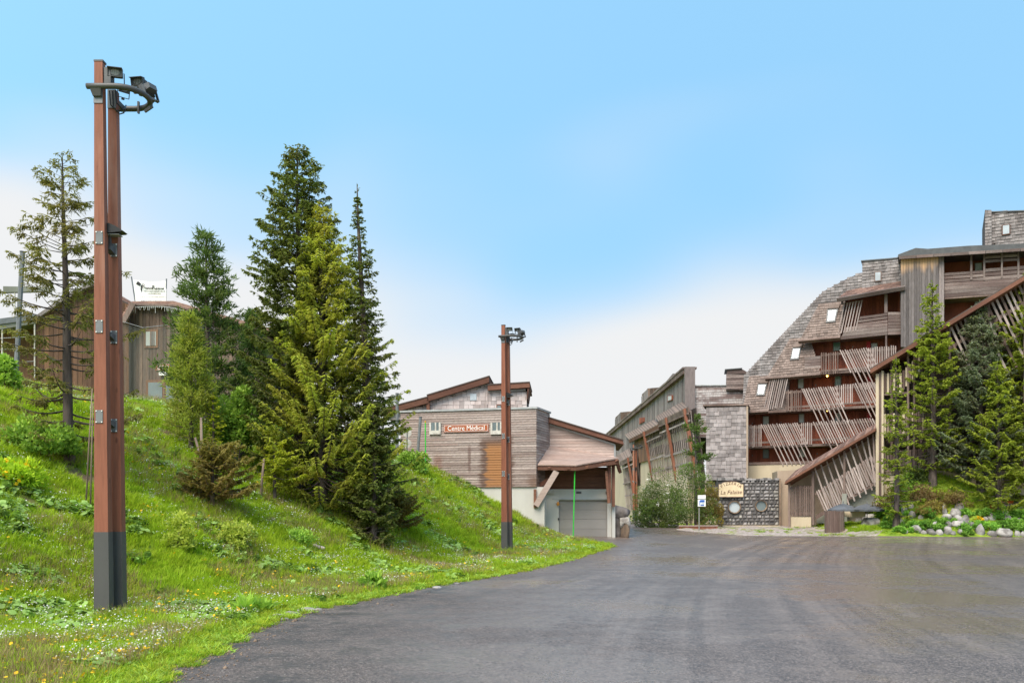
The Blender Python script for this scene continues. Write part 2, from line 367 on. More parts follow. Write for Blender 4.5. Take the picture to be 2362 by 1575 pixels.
M_steel = simple('grey_steel', (.078, .075, .074), (.058, .056, .055), 1.6, (1, 1, .4), .5, .06, .4, bs=.05)
M_galv = simple('galvanised_steel', (.21, .215, .22), (.16, .163, .17), 3, rough=.5, rnd=.1, metal=.35, bs=.05)
M_dsteel = simple('dark_steel', (.105, .107, .11), (.075, .076, .08), 3, rough=.45, rnd=.15, metal=.2, bs=.05)
M_black = simple('black_plastic', (.022, .022, .024), None, 4, rough=.4, rnd=.1, bs=.05)
def knots(nt, col):
    g = N(nt, 'ShaderNodeTexCoord').outputs['Object']; mp_ = N(nt, 'ShaderNodeMapping'); mp_.inputs['Scale'].default_value = (5, 5, 1.7); nt.links.new(g, mp_.inputs[0])
    vo = N(nt, 'ShaderNodeTexVoronoi'); vo.inputs['Scale'].default_value = 1.; nt.links.new(mp_.outputs[0], vo.inputs['Vector'])
    col = mixc(nt, ramp(nt, vo.outputs['Distance'], .13, .05, 0, .65), col, (.09, .032, .02))
    n = noise(nt, 2.2, 5, .7, (1, 1, .12)); return mixc(nt, ramp(nt, n, .50, .70, 0, .5), col, (.36, .20, .15))
M_lampw = wood('glued_timber', (.305, .115, .07), (.23, .082, .048), 'z', rnd=.08, rough=.6, dark=.4, ns=1.6, stain=knots)
M_whitep = simple('white_paint', (.60, .57, .52), (.40, .36, .32), 5, rough=.6, rnd=.08)
M_signr = simple('red_brown_paint', (.36, .095, .035), (.31, .08, .03), 3, rough=.6, rnd=.05, bs=.05)
M_signc = simple('cream_paint', (.70, .56, .38), (.60, .47, .30), 3, rough=.7, rnd=.05, bs=.05)
M_ink = simple('maroon_ink', (.12, .03, .02), None, 4, rough=.7, rnd=.05)
M_inkb = simple('black_ink', (.02, .02, .022), None, 4, rough=.7, rnd=.05)
M_inkg = simple('grey_ink', (.33, .33, .34), None, 4, rough=.7, rnd=.2)
M_letter = simple('white_lettering', (.80, .79, .76), (.76, .75, .72), 4, rough=.6, rnd=.05)
M_blue = simple('blue_print', (.03, .13, .50), (.02, .09, .38), 3, rough=.5, rnd=.1)
M_green = simple('neon_green_paint', (.04, .52, .05), (.03, .42, .04), 5, rough=.5, rnd=.05)
M_orange = simple('orange_plastic', (.62, .26, .05), None, 5, rough=.5, rnd=.05)
M_redp = simple('red_paint', (.50, .025, .03), None, 5, rough=.5, rnd=.05)
M_stone = simple('dark_stone', (.33, .305, .30), (.13, .12, .122), 2.6, rough=.85, rnd=.55, bs=.5)
M_stonel = simple('pale_stone', (.42, .40, .37), (.27, .25, .23), 3, rough=.85, rnd=.3, bs=.5)
M_mortar = simple('dark_mortar', (.12, .11, .108), None, 4, rough=.95)
M_rock = simple('limestone', (.37, .345, .32), (.16, .142, .132), 2.6, rough=.9, rnd=.35, bs=.7, lo=.35, hi=.6)
M_rockd = simple('dark_boulder', (.16, .14, .135), (.07, .06, .058), 2.2, rough=.85, rnd=.3, bs=.8)
M_rockb = simple('brown_boulder', (.25, .175, .12), (.11, .08, .065), 2.2, (1, 1, .5), .85, .3, bs=.8)
M_tarp = simple('grey_canvas', (.115, .12, .135), (.075, .08, .09), 2, rough=.6, rnd=.1, bs=.1)
M_bark = simple('bark', (.15, .115, .10), (.06, .046, .04), 7, (1, 1, .25), .95, .3, bs=.8)
M_barkr = simple('red_bark', (.16, .085, .06), (.07, .04, .03), 7, (1, 1, .25), .95, .3, bs=.8)
M_stakew = simple('old_stake_wood', (.30, .215, .165), (.17, .12, .09), 7, (1, 1, .2), .9, .2, bs=.5)
M_corr = simple('brown_corrugated', (.27, .195, .16), (.20, .14, .115), 4, rough=.7, rnd=.45)
def glass(name, c=(.55, .62, .68), rough=.08):
    m, nt = new_mat(name); n = noise(nt, .9, 2, .5); col = mixc(nt, ramp(nt, n, .35, .65), tuple(x * .75 for x in c), c)
    finish(nt, col, rough, .6); return m
M_glass = glass('sky_glass', (.48, .53, .57)); M_glassd = glass('dim_glass', (.17, .21, .22)); M_glassg = glass('green_curtain_glass', (.10, .19, .14), .2); M_glassp = glass('pale_curtain_glass', (.42, .44, .41), .3)
M_lens = glass('lamp_lens', (.30, .31, .30), .15)
def emit(name, c, s):
    m, nt = new_mat(name); e = N(nt, 'ShaderNodeEmission'); e.inputs[0].default_value = c + (1,); e.inputs[1].default_value = s; o = N(nt, 'ShaderNodeOutputMaterial'); nt.links.new(e.outputs[0], o.inputs[0]); return m
M_bulb = emit('lit_bulb', (1, .45, .1), 3.)

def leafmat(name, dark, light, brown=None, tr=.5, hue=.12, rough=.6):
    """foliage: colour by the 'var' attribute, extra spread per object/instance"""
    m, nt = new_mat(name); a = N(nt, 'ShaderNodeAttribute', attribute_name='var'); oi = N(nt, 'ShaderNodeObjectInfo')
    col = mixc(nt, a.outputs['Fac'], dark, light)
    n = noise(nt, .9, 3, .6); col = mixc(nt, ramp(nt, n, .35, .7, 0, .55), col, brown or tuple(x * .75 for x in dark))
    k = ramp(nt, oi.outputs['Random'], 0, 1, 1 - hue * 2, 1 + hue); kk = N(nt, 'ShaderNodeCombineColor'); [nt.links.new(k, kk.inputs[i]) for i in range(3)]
    col = mixc(nt, 1., col, kk.outputs[0], 'MULTIPLY')
    p = N(nt, 'ShaderNodeBsdfPrincipled'); nt.links.new(col, p.inputs['Base Color']); p.inputs['Roughness'].default_value = rough; p.inputs['Specular IOR Level'].default_value = .2
    t = N(nt, 'ShaderNodeBsdfTranslucent'); nt.links.new(mixc(nt, 1., col, (1.15, 1.2, .7), 'MULTIPLY'), t.inputs[0])
    ms = N(nt, 'ShaderNodeMixShader'); ms.inputs[0].default_value = tr; o = N(nt, 'ShaderNodeOutputMaterial')
    nt.links.new(p.outputs[0], ms.inputs[1]); nt.links.new(t.outputs[0], ms.inputs[2]); nt.links.new(ms.outputs[0], o.inputs[0]); return m
L_dark = leafmat('dark_spruce_needles', (.075, .11, .03), (.30, .36, .075), (.20, .175, .06))
L_olive = leafmat('olive_spruce_needles', (.22, .24, .035), (.64, .70, .10), (.42, .34, .075))
L_thin = leafmat('thin_spruce_needles', (.11, .105, .035), (.30, .29, .075), (.19, .13, .06))
L_pine = leafmat('dark_pine_needles', (.055, .10, .03), (.21, .30, .07), (.13, .15, .045))
L_pinel = leafmat('green_pine_needles', (.19, .27, .04), (.60, .66, .11), (.40, .38, .08))
L_yellow = leafmat('yellow_green_needles', (.24, .30, .02), (.66, .68, .06), (.36, .36, .04))
L_blue = leafmat('blue_green_needles', (.09, .13, .08), (.36, .43, .27), (.26, .24, .15))
L_bright = leafmat('bright_spruce_needles', (.10, .16, .022), (.44, .50, .06), (.22, .23, .04))
L_brownish = leafmat('browning_needles', (.17, .12, .045), (.40, .36, .08), (.28, .18, .07))
L_leaf = leafmat('fresh_leaves', (.15, .30, .035), (.52, .72, .11), (.27, .40, .07), .4)
L_leafy = leafmat('yellow_leaves', (.32, .42, .05), (.70, .74, .14), (.42, .48, .09), .4)
L_shrub = leafmat('shrub_leaves', (.055, .10, .028), (.24, .33, .08), (.13, .14, .05))
L_willow = leafmat('willow_leaves', (.06, .10, .03), (.26, .33, .10), (.15, .16, .06))
L_rockery = leafmat('rockery_leaves', (.09, .24, .03), (.36, .64, .09), (.20, .34, .06), .35)
L_heath = leafmat('brown_heath', (.15, .10, .05), (.34, .27, .10), (.22, .13, .07))
L_grass = leafmat('meadow_grass', (.17, .30, .012), (.50, .66, .045), (.40, .48, .03), .45, .15)
L_grassy = leafmat('yellow_grass', (.24, .32, .02), (.54, .60, .05), (.38, .38, .05), .45, .2)
L_dry = leafmat('dry_stalks', (.20, .14, .06), (.42, .33, .17), (.30, .18, .09), .2, .2)
L_clover = leafmat('clover_leaves', (.15, .27, .05), (.42, .58, .18), (.26, .38, .09), .25, .2)
L_pety = leafmat('yellow_petals', (.75, .42, .01), (.85, .60, .02), (.80, .50, .01), .2, .1)
L_petw = leafmat('white_petals', (.62, .60, .55), (.78, .76, .72), (.70, .66, .60), .2, .1)
L_peto = leafmat('orange_petals', (.60, .14, .03), (.70, .25, .06), (.65, .2, .04), .2, .1)

# ------------------------------------------------------------------ ground
bare = [(gp(1022, 1303), 1.0, 1.1), (gp(70, 1165), .5, .3), (gp(400, 1005), .5, .35), (gp(435, 1115), .45, .3), (gp(200, 1105), .8, .4)]
def bare_at(x, y):
    b = np.zeros_like(np.asarray(x, float))
    for p, rx, ry in bare:
        b = np.maximum(b, np.clip(1.5 - np.sqrt(((x - p.x) / rx) ** 2 + ((y - p.y) / ry) ** 2) + .25 * np.sin(x * 9) * np.sin(y * 8), 0, 1))
    return b
def spaced(lo, hi, step, far):
    c = list(np.arange(lo, hi, step)); g = step; x = lo
    l = []
    while x > -far: g *= 1.35; x -= g; l.append(x)
    x = c[-1]; r = []
    while x < far: g2 = step * 1.35 ** (len(r) + 1); x += g2; r.append(x)
    return np.array(l[::-1] + c + r)
gx = spaced(-26, 34, .3, 1800); gy = spaced(-4, 60, .3, 1800)
XX, YY = np.meshgrid(gx, gy); ZZ = gz(XX, YY)
on_road = (XX > road_l(YY) + .3) & (XX < road_r(YY) - .3) & (YY < 139)
ZZ = ZZ - .07 * on_road
V = np.stack([XX, YY, ZZ], -1).reshape(-1, 3); nx, ny = len(gx), len(gy)
idx = np.arange(nx * ny).reshape(ny, nx)
Q = np.stack([idx[:-1, :-1], idx[:-1, 1:], idx[1:, 1:], idx[1:, :-1]], -1).reshape(-1, 4)
me = np_mesh('ground', V, Q, bare_at(V[:, 0], V[:, 1]))
m, nt = new_mat('meadow_soil'); a = N(nt, 'ShaderNodeAttribute', attribute_name='var')
c = mixc(nt, ramp(nt, noise(nt, 1.3, 6, .65), .35, .65), (.12, .19, .02), (.24, .30, .035)); c = mixc(nt, ramp(nt, noise(nt, 5, 4, .6), .55, .75, 0, .6), c, (.11, .085, .045))
c = mixc(nt, a.outputs['Fac'], c, mixc(nt, noise(nt, 14, 4), (.07, .045, .03), (.21, .14, .095))); finish(nt, c, .95, .1, noise(nt, 18, 4), .8)
tag(link_mesh('ground', me, m, smooth=True), kind='structure')

# road
m, nt = new_mat('wet_asphalt')
g = N(nt, 'ShaderNodeNewGeometry').outputs['Position']
st1 = noise(nt, .22, 6, .55, (.8, .8, 1)); st2 = noise(nt, 1.7, 8, .7, (.9, .9, 1)); fine = noise(nt, 42, 4, .8); mid = noise(nt, 8, 6, .75, (.8, 1, 1))
ea = N(nt, 'ShaderNodeAttribute', attribute_name='var').outputs['Fac']
# tyre paths following the bend: rings about a point far to the right, fading in and out
vm = N(nt, 'ShaderNodeVectorMath', operation='DISTANCE'); vm.inputs[1].default_value = (120, -12, 0); nt.links.new(g, vm.inputs[0])
cx3 = N(nt, 'ShaderNodeCombineXYZ'); nt.links.new(vm.outputs['Value'], cx3.inputs[0]); trk = noise(nt, 1.5, 4, .7, (1, .0, .0), vec=cx3.outputs[0])
trk = math_(nt, 'MULTIPLY', math_(nt, 'SUBTRACT', trk, .5), ramp(nt, noise(nt, .12, 4, .6, (1, .6, 1)), .35, .6))
damp = math_(nt, 'ADD', math_(nt, 'MULTIPLY', st1, .62), math_(nt, 'ADD', math_(nt, 'MULTIPLY', st2, .38), math_(nt, 'MULTIPLY', trk, .75)))
c = mixc(nt, ramp(nt, damp, .41, .59), (.058, .042, .036), (.165, .125, .106))
c = mixc(nt, ramp(nt, fine, .47, .62, 0, .75), c, (.30, .235, .205)); c = mixc(nt, ramp(nt, fine, .50, .38, 0, .6), c, (.045, .035, .03)); c = mixc(nt, ramp(nt, mid, .60, .70, 0, .55), c, (.035, .03, .028))
c = mixc(nt, math_(nt, 'MULTIPLY', ea, ramp(nt, math_(nt, 'ADD', math_(nt, 'ADD', math_(nt, 'MULTIPLY', mid, .5), st2), math_(nt, 'MULTIPLY', trk, 1.6)), .62, .92, .1, .95)), c, (.03, .026, .024))
vor = N(nt, 'ShaderNodeTexVoronoi'); vor.inputs['Scale'].default_value = 2.6; nt.links.new(g, vor.inputs['Vector'])
c = mixc(nt, ramp(nt, vor.outputs['Distance'], .045, .025), c, (.02, .018, .017))
vo2 = N(nt, 'ShaderNodeTexVoronoi'); vo2.inputs['Scale'].default_value = 9; nt.links.new(g, vo2.inputs['Vector'])
c = mixc(nt, math_(nt, 'MULTIPLY', ramp(nt, vo2.outputs['Distance'], .12, .06), math_(nt, 'ADD', ea, .06)), c, (.33, .29, .26))
rg = math_(nt, 'ADD', math_(nt, 'ADD', ramp(nt, math_(nt, 'ADD', math_(nt, 'MULTIPLY', st1, .7), math_(nt, 'MULTIPLY', st2, .3)), .42, .58, .46, .13), math_(nt, 'MULTIPLY', ea, .3)), math_(nt, 'MULTIPLY', fine, .1))
finish(nt, c, rg, .5, math_(nt, 'ADD', fine, math_(nt, 'MULTIPLY', mid, .4)), .3, bd=.012)
M_road = m
edge_v = []
ys = np.concatenate([np.arange(-40, 45.5, .25), np.arange(45.5, 48, .1), np.arange(48, 139, .5)]); nc = 60; vs_ = []
for y in ys:
    l, r = float(road_l(y)), float(road_r(y)); tt = np.linspace(0, 1, nc) ** 1.6
    xs = l + (r - l) * tt; zz = gz(xs, y) * (tt < .12) + groad(y) * (tt >= .12); zz = np.maximum(groad(y), np.minimum(gz(xs, np.full(nc, y)), groad(y) + .05)) + .012
    vs_ += [(x, y, z) for x, z in zip(xs, zz)]; edge_v += list(np.exp(-((xs - l) / (3.6 if y < 20 else 1.3)) ** 1.5) * (1. if y < 24 else .6))
idx = np.arange(len(vs_)).reshape(len(ys), nc); Q = np.stack([idx[:-1, :-1], idx[:-1, 1:], idx[1:, 1:], idx[1:, :-1]], -1).reshape(-1, 4)
tag(link_mesh('road', np_mesh('road', np.array(vs_), Q, np.array(edge_v)), M_road, smooth=True), kind='structure')

# gravel forecourt beside the road
m, nt = new_mat('pinkish_gravel'); vo = N(nt, 'ShaderNodeTexVoronoi'); vo.inputs['Scale'].default_value = 14; nt.links.new(N(nt, 'ShaderNodeNewGeometry').outputs['Position'], vo.inputs['Vector'])
c = mixc(nt, vo.outputs['Color'], (.20, .155, .135), (.42, .36, .33)); c = mixc(nt, ramp(nt, noise(nt, .8, 5), .5, .7, 0, .8), c, (.13, .15, .04)); finish(nt, c, .95, .1, vo.outputs['Distance'], .8)
gxs = np.arange(9.2, 26, .3); gys = np.arange(45.9, 57.2, .3); X2, Y2 = np.meshgrid(gxs, gys)
Z2 = gz(X2, Y2) + .03 + .05 * wob(X2 * 2, Y2 * 2) * sst(47, 49, Y2)
keep = (X2 > road_r(Y2) - .15) & (X2 < 20.2 - (Y2 - 46) * .1 + .3 * np.sin(Y2 * 4))
Z2 = np.where(keep, Z2, Z2 - .15)
idx = np.arange(X2.size).reshape(X2.shape); Q = np.stack([idx[:-1, :-1], idx[:-1, 1:], idx[1:, 1:], idx[1:, :-1]], -1).reshape(-1, 4)
kf = keep.ravel(); Q = Q[kf[Q].any(1)]
tag(link_mesh('gravel_path', np_mesh('gravel_path', np.stack([X2, Y2, Z2], -1).reshape(-1, 3), Q), m, smooth=True), kind='structure')

# ------------------------------------------------------------------ medical centre
fm = Fr((-6.0, 46.7, 0), (1.26, 45.0, 0)); uE = (Vector((1.26, 45.0, 0)) - fm.O).length
med = thing('medical_centre', 'low plank-clad building with white garage bay and red-brown name sign on grass bank', 'building', (-2, 48, 2.2))
zt = fm.h(1080, 947)[1]; zb = fm.h(1150, 1123)[1]
b = MB(); b.prism(fm, [(0, zb), (uE, zb), (uE, zt), (0, zt)], -.35, -.03); b.build('wall', M_back, med)
planks_h(fm, [(0, zb), (uE - .005, zb), (uE - .005, zt), (0, zt)], .132, -.028, .02, M_plank, med, split=1, jit=.006)
fs = Fr((1.26, 45.0, 0), (2.05, 47.2, 0)); uS = math.hypot(.79, 2.2)
planks_h(fs, [(.02, zb), (uS, zb), (uS, zt), (.02, zt)], .132, -.028, .02, M_plank, med, 'side_plank')
b = MB(); b.prism(fs, [(.36, zb), (uS, zb), (uS, zt), (.36, zt)], -.3, -.03); b.build('wall', M_back, med)
b = MB(); b.fbox(fm, -.03, uE + .06, zt, zt + .1, -.4, .07); b.build('roof_edge', M_trim, med)
b = MB(); b.fbox(fs, .08, uS + .05, zt + .002, zt + .102, -.25, .07); b.build('roof_edge', M_trim, med)
b = MB(); b.prism(Fr((0, 0, zt + .03), (1, 0, zt + .03), (0, 1, zt + .03)), [(-6, 46.9), (1.2, 45.3), (2.0, 47.3), (2.0, 52), (-6, 52)], -.05, .02); b.build('flat_roof', M_back, med)
# white base wall under the planks
b = MB(); b.fbox(fm, 0, uE + .42, -1, zb - .01, -.45, -.06); b.build('base_wall', M_white, med)
# garage bay
fg = Fr((1.6, 46.3, 0), (6, 46.3, 0)); gu = lambda px: fg.h(px, 1200)[0]; gv = lambda py: fg.h(1300, py)[1]
zg = float(groad(46.3)) - .05; d0, d1 = gu(1289), gu(1401); dt = gv(1153)
b = MB(); b.fbox(fg, gu(1255), d0, zg - .3, gv(1128), -.3, 0); b.build('garage_wall', M_white, med)
b = MB(); b.fbox(fg, d0 - .001, gu(1418), dt, gv(1128), -.3, -.002); b.build('garage_lintel', M_white, med)
b = MB(); b.fbox(fg, d0 - .35, d1 + .02, dt + .03, dt + .09, -.004, .03); b.build('door_rail', M_trim, med)
dr = MB().fbox(fg, d0, d1, zg, dt, -.22, -.14).build('garage_door', M_door, med)
hh = (dt - zg) / 4
for i in range(4): fpiece(fg, 'door_panel', M_door, dr, d0 + .02, d1 - .02, zg + i * hh + .008, zg + (i + 1) * hh - .008, -.139, -.125)
b = MB(); b.fbox(fg, d1, d1 + .22, zg, gv(1128) - .4, -.28, -.02); b.build('door_jamb', M_white, med)
b = MB(); b.fbox(fg, d1 + .23, d1 + .40, zg - .1, gv(1166), -.35, .18); b.build('pier', M_white, med)
b = MB(); b.fbox(fg, gu(1258), gu(1410), gv(1127.5), gv(1077), -.35, -.1); b.build('wall', M_back, med)
planks_h(fg, [(gu(1258), gv(1127)), (gu(1410), gv(1127)), (gu(1410), gv(1078)), (gu(1258), gv(1078))], .125, -.1, -.02, M_red, med, 'red_plank')
b = MB(); b.fbox(fg, gu(1262), gu(1278), gv(1139), gv(1131), .002, .14); b.build('wall_light', M_whitep, med)
b = MB(); b.fbox(fg, gu(1329), gu(1341), gv(1138), gv(1133), .002, .02); b.build('number_plate', M_dsteel, med)
b = MB(); u_, v_ = gu(1287), gv(1161); b.tube([fg.W(u_, v_ - .1, .08), fg.W(u_, v_, .08), fg.W(u_, v_ + .1, .08)], [.07, .085, .03], 8); b.build('warning_light', M_orange, med)
b = MB(); b.fbox(fg, gu(1287), gu(1290), gv(1199), gv(1194), .002, .05); b.build('door_switch', M_black, med)
b = MB(); b.fbox(fg, gu(1397), gu(1401), gv(1139), gv(1133), .002, .06); b.build('camera_box', M_dsteel, med)
# upper pale plank wall and its sloping roof
fu = Fr((2.0, 47.25, 0), (6, 47.0, 0))
P = fu.hp([(1268, 1062), (1419, 1062), (1419, 1023), (1268, 972)])
b = MB(); b.prism(fu, P, -.4, -.03); b.build('wall', M_back, med)
planks_h(fu, P, .15, -.028, .02, M_plank_l, med, 'pale_plank', lap=.014)
b = MB(); b.prism(fu, fu.hp([(1266, 965), (1436, 1017), (1438, 1026), (1266, 976)]), -4.5, .35); rf = b.build('roof', M_red, med)
b = MB(); b.prism(fu, fu.hp([(1266, 962.5), (1437, 1014.5), (1437, 1017), (1266, 965)]), -4.5, .4); b.build('roofing', M_back, rf)
b = MB(); b.prism(fu, fu.hp([(1268, 977), (1419, 1024), (1419, 1028), (1268, 981)]), .022, .06); b.build('trim_board', M_trim, med)
b = MB(); b.fbox(fu, fu.h(1416, 1030)[0], fu.h(1420, 1030)[0], fu.h(1418, 1062)[1], fu.h(1418, 1026)[1], .021, .07); b.build('trim_board', M_trim, med)
# timber canopy over the garage
A, B_, C_ = at(1240, 1073, 45.0), at(1329, 1074, 44.3), at(1428, 1057, 45.6); D, E, G = at(1268, 1030, 47.2), at(1335, 1040, 47.15), at(1419, 1056, 47.05)
can = MB()
for k in range(9):
    t0, t1 = k / 9, (k + .96) / 9; can.rv = random.random()
    for (p, q, r, s_) in ((D, A, E, B_), (E, B_, G, C_)):
        a0, b0, a1, b1 = p.lerp(q, t0), r.lerp(s_, t0), p.lerp(q, t1), r.lerp(s_, t1); up = Vector((0, 0, .05))
        can.hexa([a0, b0, b1 - up * .3, a1 - up * .3, a0 + up, b0 + up, b1 + up, a1 + up])
can.build('canopy', wood('canopy_board', (.45, .335, .29), (.31, .215, .18), 'x', rnd=.2), med)
for t_ in (.15, .4, .62, .82):
    a_ = D.lerp(E, t_ * 2) if t_ < .5 else E.lerp(G, t_ * 2 - 1); c_ = A.lerp(B_, t_ * 2) if t_ < .5 else B_.lerp(C_, t_ * 2 - 1); MB().bar(c_ + Vector((0, -.06, -.17)), a_ + Vector((0, -.1, -.2)), .12, .16, (1, 0, 0)).build('rafter', M_red, med)
b = MB(); dn = Vector((0, 0, -.06)); b.hexa([A + dn * 4, B_ + dn * 4, B_ + dn * 4 + Vector((0, .14, 0)), A + dn * 4 + Vector((0, .14, 0)), A + dn, B_ + dn, B_ + dn + Vector((0, .14, 0)), A + dn + Vector((0, .14, 0))]); b.build('eave_beam', M_red, med)
b = MB(); b.hexa([B_ + dn * 4.2, C_ + dn * 4.6, C_ + dn * 4.6 + Vector((-.05, .14, 0)), B_ + dn * 4.2 + Vector((-.05, .14, 0)), B_ + dn, C_ + dn, C_ + dn + Vector((-.05, .14, 0)), B_ + dn + Vector((-.05, .14, 0))]); b.build('eave_beam', M_red, med)
b = MB(); b.hexa([A + dn, B_ + dn, C_ + dn, G + Vector((0, -.02, -.4)), A + dn * 1.6, B_ + dn * 1.6, C_ + dn * 1.6, G + Vector((0, -.02, -.45))]); b.build('soffit', M_red, med)
b = MB(); b.bar(at(1236, 1166, 44.9), at(1284, 1086, 44.8), .30, .2); b.build('brace', M_plank_l, med)
b = MB(); b.bar(at(1243, 1120, 45.6), at(1300, 1084, 45.3), .22, .2); b.build('brace', M_red, med)
b = MB(); b.bar(at(1234, 1170, 45.02), at(1234, 1128, 45.02), .14, .16); b.build('post', M_red, med)
for x0, x1, y0, Yd in ((1402, 1409, 1160, 45.75), (1411, 1418, 1168, 45.95)):
    b = MB(); b.box((at(x0, 1100, Yd).x, Yd - .1, at(x0, y0, Yd).z), (at(x1, 1100, Yd).x, Yd + .1, at(x0, 1074, Yd).z)); b.build('post', M_red, med)
b = MB(); b.bar(at(1404, 1160, 45.55), at(1398, 1086, 45.5), .13, .12); b.build('brace', M_red, med)
b = MB(); b.bar(at(1430, 1088, 46.2), at(1421, 1060, 45.5), .16, .2); b.build('brace', M_red, med)
# shingled upper storeys behind
fk = Fr((-7, 50, 0), (3, 49.4, 0)); kp = fk.hp
for poly, hole in (([(990, 952), (1125, 952), (1125, 886), (990, 927)], None), ([(1126, 952), (1215, 952), (1215, 901), (1126, 905)], None), ([(896, 968), (989, 952), (989, 931), (896, 956)], None)):
    q = kp(poly); b = MB(); b.prism(fk, q, -3, 0); b.build('wall', M_back, med); shingles(fk, q, .235, .33, 0, M_shingl, med, single=True)
for poly in ([(985, 912), (1128, 868), (1128, 882), (985, 926)], [(880, 944), (988, 916), (988, 929), (880, 958)], [(1125, 888), (1221, 882), (1222, 893), (1125, 900)]):
    q = kp(poly, .35); b = MB(); b.prism(fk, q, -3.4, .35); b.build('roof', M_red, med)
for poly in ([(984, 909.5), (1129, 865.5), (1129, 868), (984, 912)], [(880, 941.5), (986, 913.5), (986, 916), (880, 944)], [(1125, 885.5), (1222, 879.5), (1222, 882), (1125, 888)]):
    b = MB(); b.prism(fk, kp(poly, .38), -3.5, .38); b.build('roof_edge', M_back, med)
for poly in ([(990, 924), (1125, 882.5), (1125, 886.5), (990, 928)], [(1126, 901), (1213, 897), (1213, 901), (1126, 905)]):
    b = MB(); b.prism(fk, kp(poly, .05), .03, .07); b.build('trim_board', M_trim, med)
b = MB(); b.prism(fk, kp([(983, 916), (990, 914), (991, 946), (984, 944)], .3), -1, .3); b.build('barge_board', M_red, med)
b = MB(); b.prism(fk, kp([(1217, 892), (1221, 890), (1217, 920), (1215.5, 920)], .3), -2, .3); b.build('barge_board', M_red, med)
b = MB(); b.prism(fk, kp([(1084, 923), (1099, 923), (1099, 908), (1085, 908)], .07), .03, .07); b.build('window', M_glass, med)
wn = MB().prism(fk, kp([(1145, 945), (1156, 945), (1156, 932), (1145, 932)], .06), .03, .06).build('window', M_red, med); MB().prism(fk, kp([(1147, 944), (1155, 944), (1155, 935), (1147, 935)], .07), .06, .075).build('pane', M_glassd, wn)
# windows with white shutters beside the sign
for x0 in (991.5, 1132.5):
    q0, q1 = fm.h(x0, 1002), fm.h(x0 + 26, 974); wn = MB().fbox(fm, q0[0], q1[0], q0[1], q1[1], .022, .05).build('window', M_glassd, med)
    for u0, u1 in ((0, .16), (.84, 1)): fpiece(fm, 'shutter', M_whitep, wn, q0[0] + (q1[0] - q0[0]) * u0, q0[0] + (q1[0] - q0[0]) * u1, q0[1], q1[1], .051, .10)
    MB().fbox(fm, q0[0] + .09, q1[0] - .09, q0[1], q0[1] + .2, .0512, .095).build('shutter', M_whitep, wn)
    MB().fbox(fm, q0[0] + .3, q0[0] + .38, q0[1] + .2, q1[1], .0512, .07).build('frame', M_whitep, wn)
sg = thing('name_sign', 'red-brown sign board reading Centre Médical on the plank wall', 'sign', fm.W(*fm.h(1076, 998), .03))
q0, q1 = fm.h(1025, 997.5), fm.h(1127.5, 978); MB().fbox(fm, q0[0], q1[0], q0[1], q1[1], .03, .07).build('board', M_signr, sg)
bd = MB()
for a_, b_ in (((q0[0] + .03, q1[0] - .03, q0[1] + .03, q0[1] + .05)), ((q0[0] + .03, q1[0] - .03, q1[1] - .05, q1[1] - .03)), ((q0[0] + .03, q0[0] + .05, q0[1] + .051, q1[1] - .051)), ((q1[0] - .05, q1[0] - .03, q0[1] + .051, q1[1] - .051))) if False else []: pass
for e in ((q0[0] + .03, q1[0] - .03, q0[1] + .03, q0[1] + .045), (q0[0] + .03, q1[0] - .03, q1[1] - .045, q1[1] - .03), (q0[0] + .03, q0[0] + .045, q0[1] + .046, q1[1] - .046), (q1[0] - .045, q1[0] - .03, q0[1] + .046, q1[1] - .046)): bd.fbox(fm, *e, .071, .078)
bd.build('border', M_letter, sg)
text('lettering', 'Centre Médical', fm, ((q0[0] + q1[0]) / 2, (q0[1] + q1[1]) / 2 + .005), .073, .355, M_letter, sg, ext=.006, sx=.93)
# ------------------------------------------------------------------ apartment building on the right
fb = Fr((16.5, 61, 0), (25.38, 56.6, 0)); apt = thing('apartment_building', 'tall stepped timber apartment block with shingled mansard slope and slatted balconies', 'building', (21, 62, 1))
hb = fb.hp
def bpanel(name, mat, px, n0, n1, parent=apt): return MB().prism(fb, hb(px, n1), n0, n1).build(name, mat, parent)
# shingled gable wall with its sloping outline, the red back wall of the galleries lies in front of it
sil = [(1724, 1075), (1724, 859), (1798, 778), (1898, 674), (1950, 646), (1981, 632), (1989, 633), (1989, 603), (2080, 596), (2080, 1075)]
bpanel('wall', M_backr, sil, -9, -1.55)
lowp = [(1713, 950), (1716, 866), (1798, 779), (1898, 673), (1950, 645), (1981, 631), (1989, 632), (1989, 602), (2078, 595), (2078, 668), (1935, 692), (1905, 740), (1850, 790), (1790, 866), (1771, 945)]
bpanel('gable_wall', M_back, lowp, -1.5, -.75); shingles(fb, hb(lowp, -.75), .19, .27, -.75, M_shing, apt, thick=.05)
# red gallery walls, floor by floor
def zrow(py, px=1850, n=0): return fb.h(px, py, n)[1]
for name, px in (('gallery_wall', [(1862, 866), (2079, 866), (2079, 776), (1850, 776)]), ('gallery_wall', [(1770, 948), (2079, 948), (2079, 866.5), (1770, 866.5)]), ('gallery_wall', [(1725, 1034), (2079, 1034), (2079, 948.5), (1725, 948.5)]), ('gallery_wall', [(1725, 1074), (2020, 1074), (2020, 1034.5), (1725, 1034.5)]), ('gallery_wall', [(1940, 775), (2079, 775), (2079, 660), (1940, 680)])):
    q = hb(px, -1.3); bd_ = MB().prism(fb, q, -1.5, -1.36).build(name, M_backr, apt); boards_v(fb, q, .22, -1.36, -1.32, M_redv, bd_, joined=True)
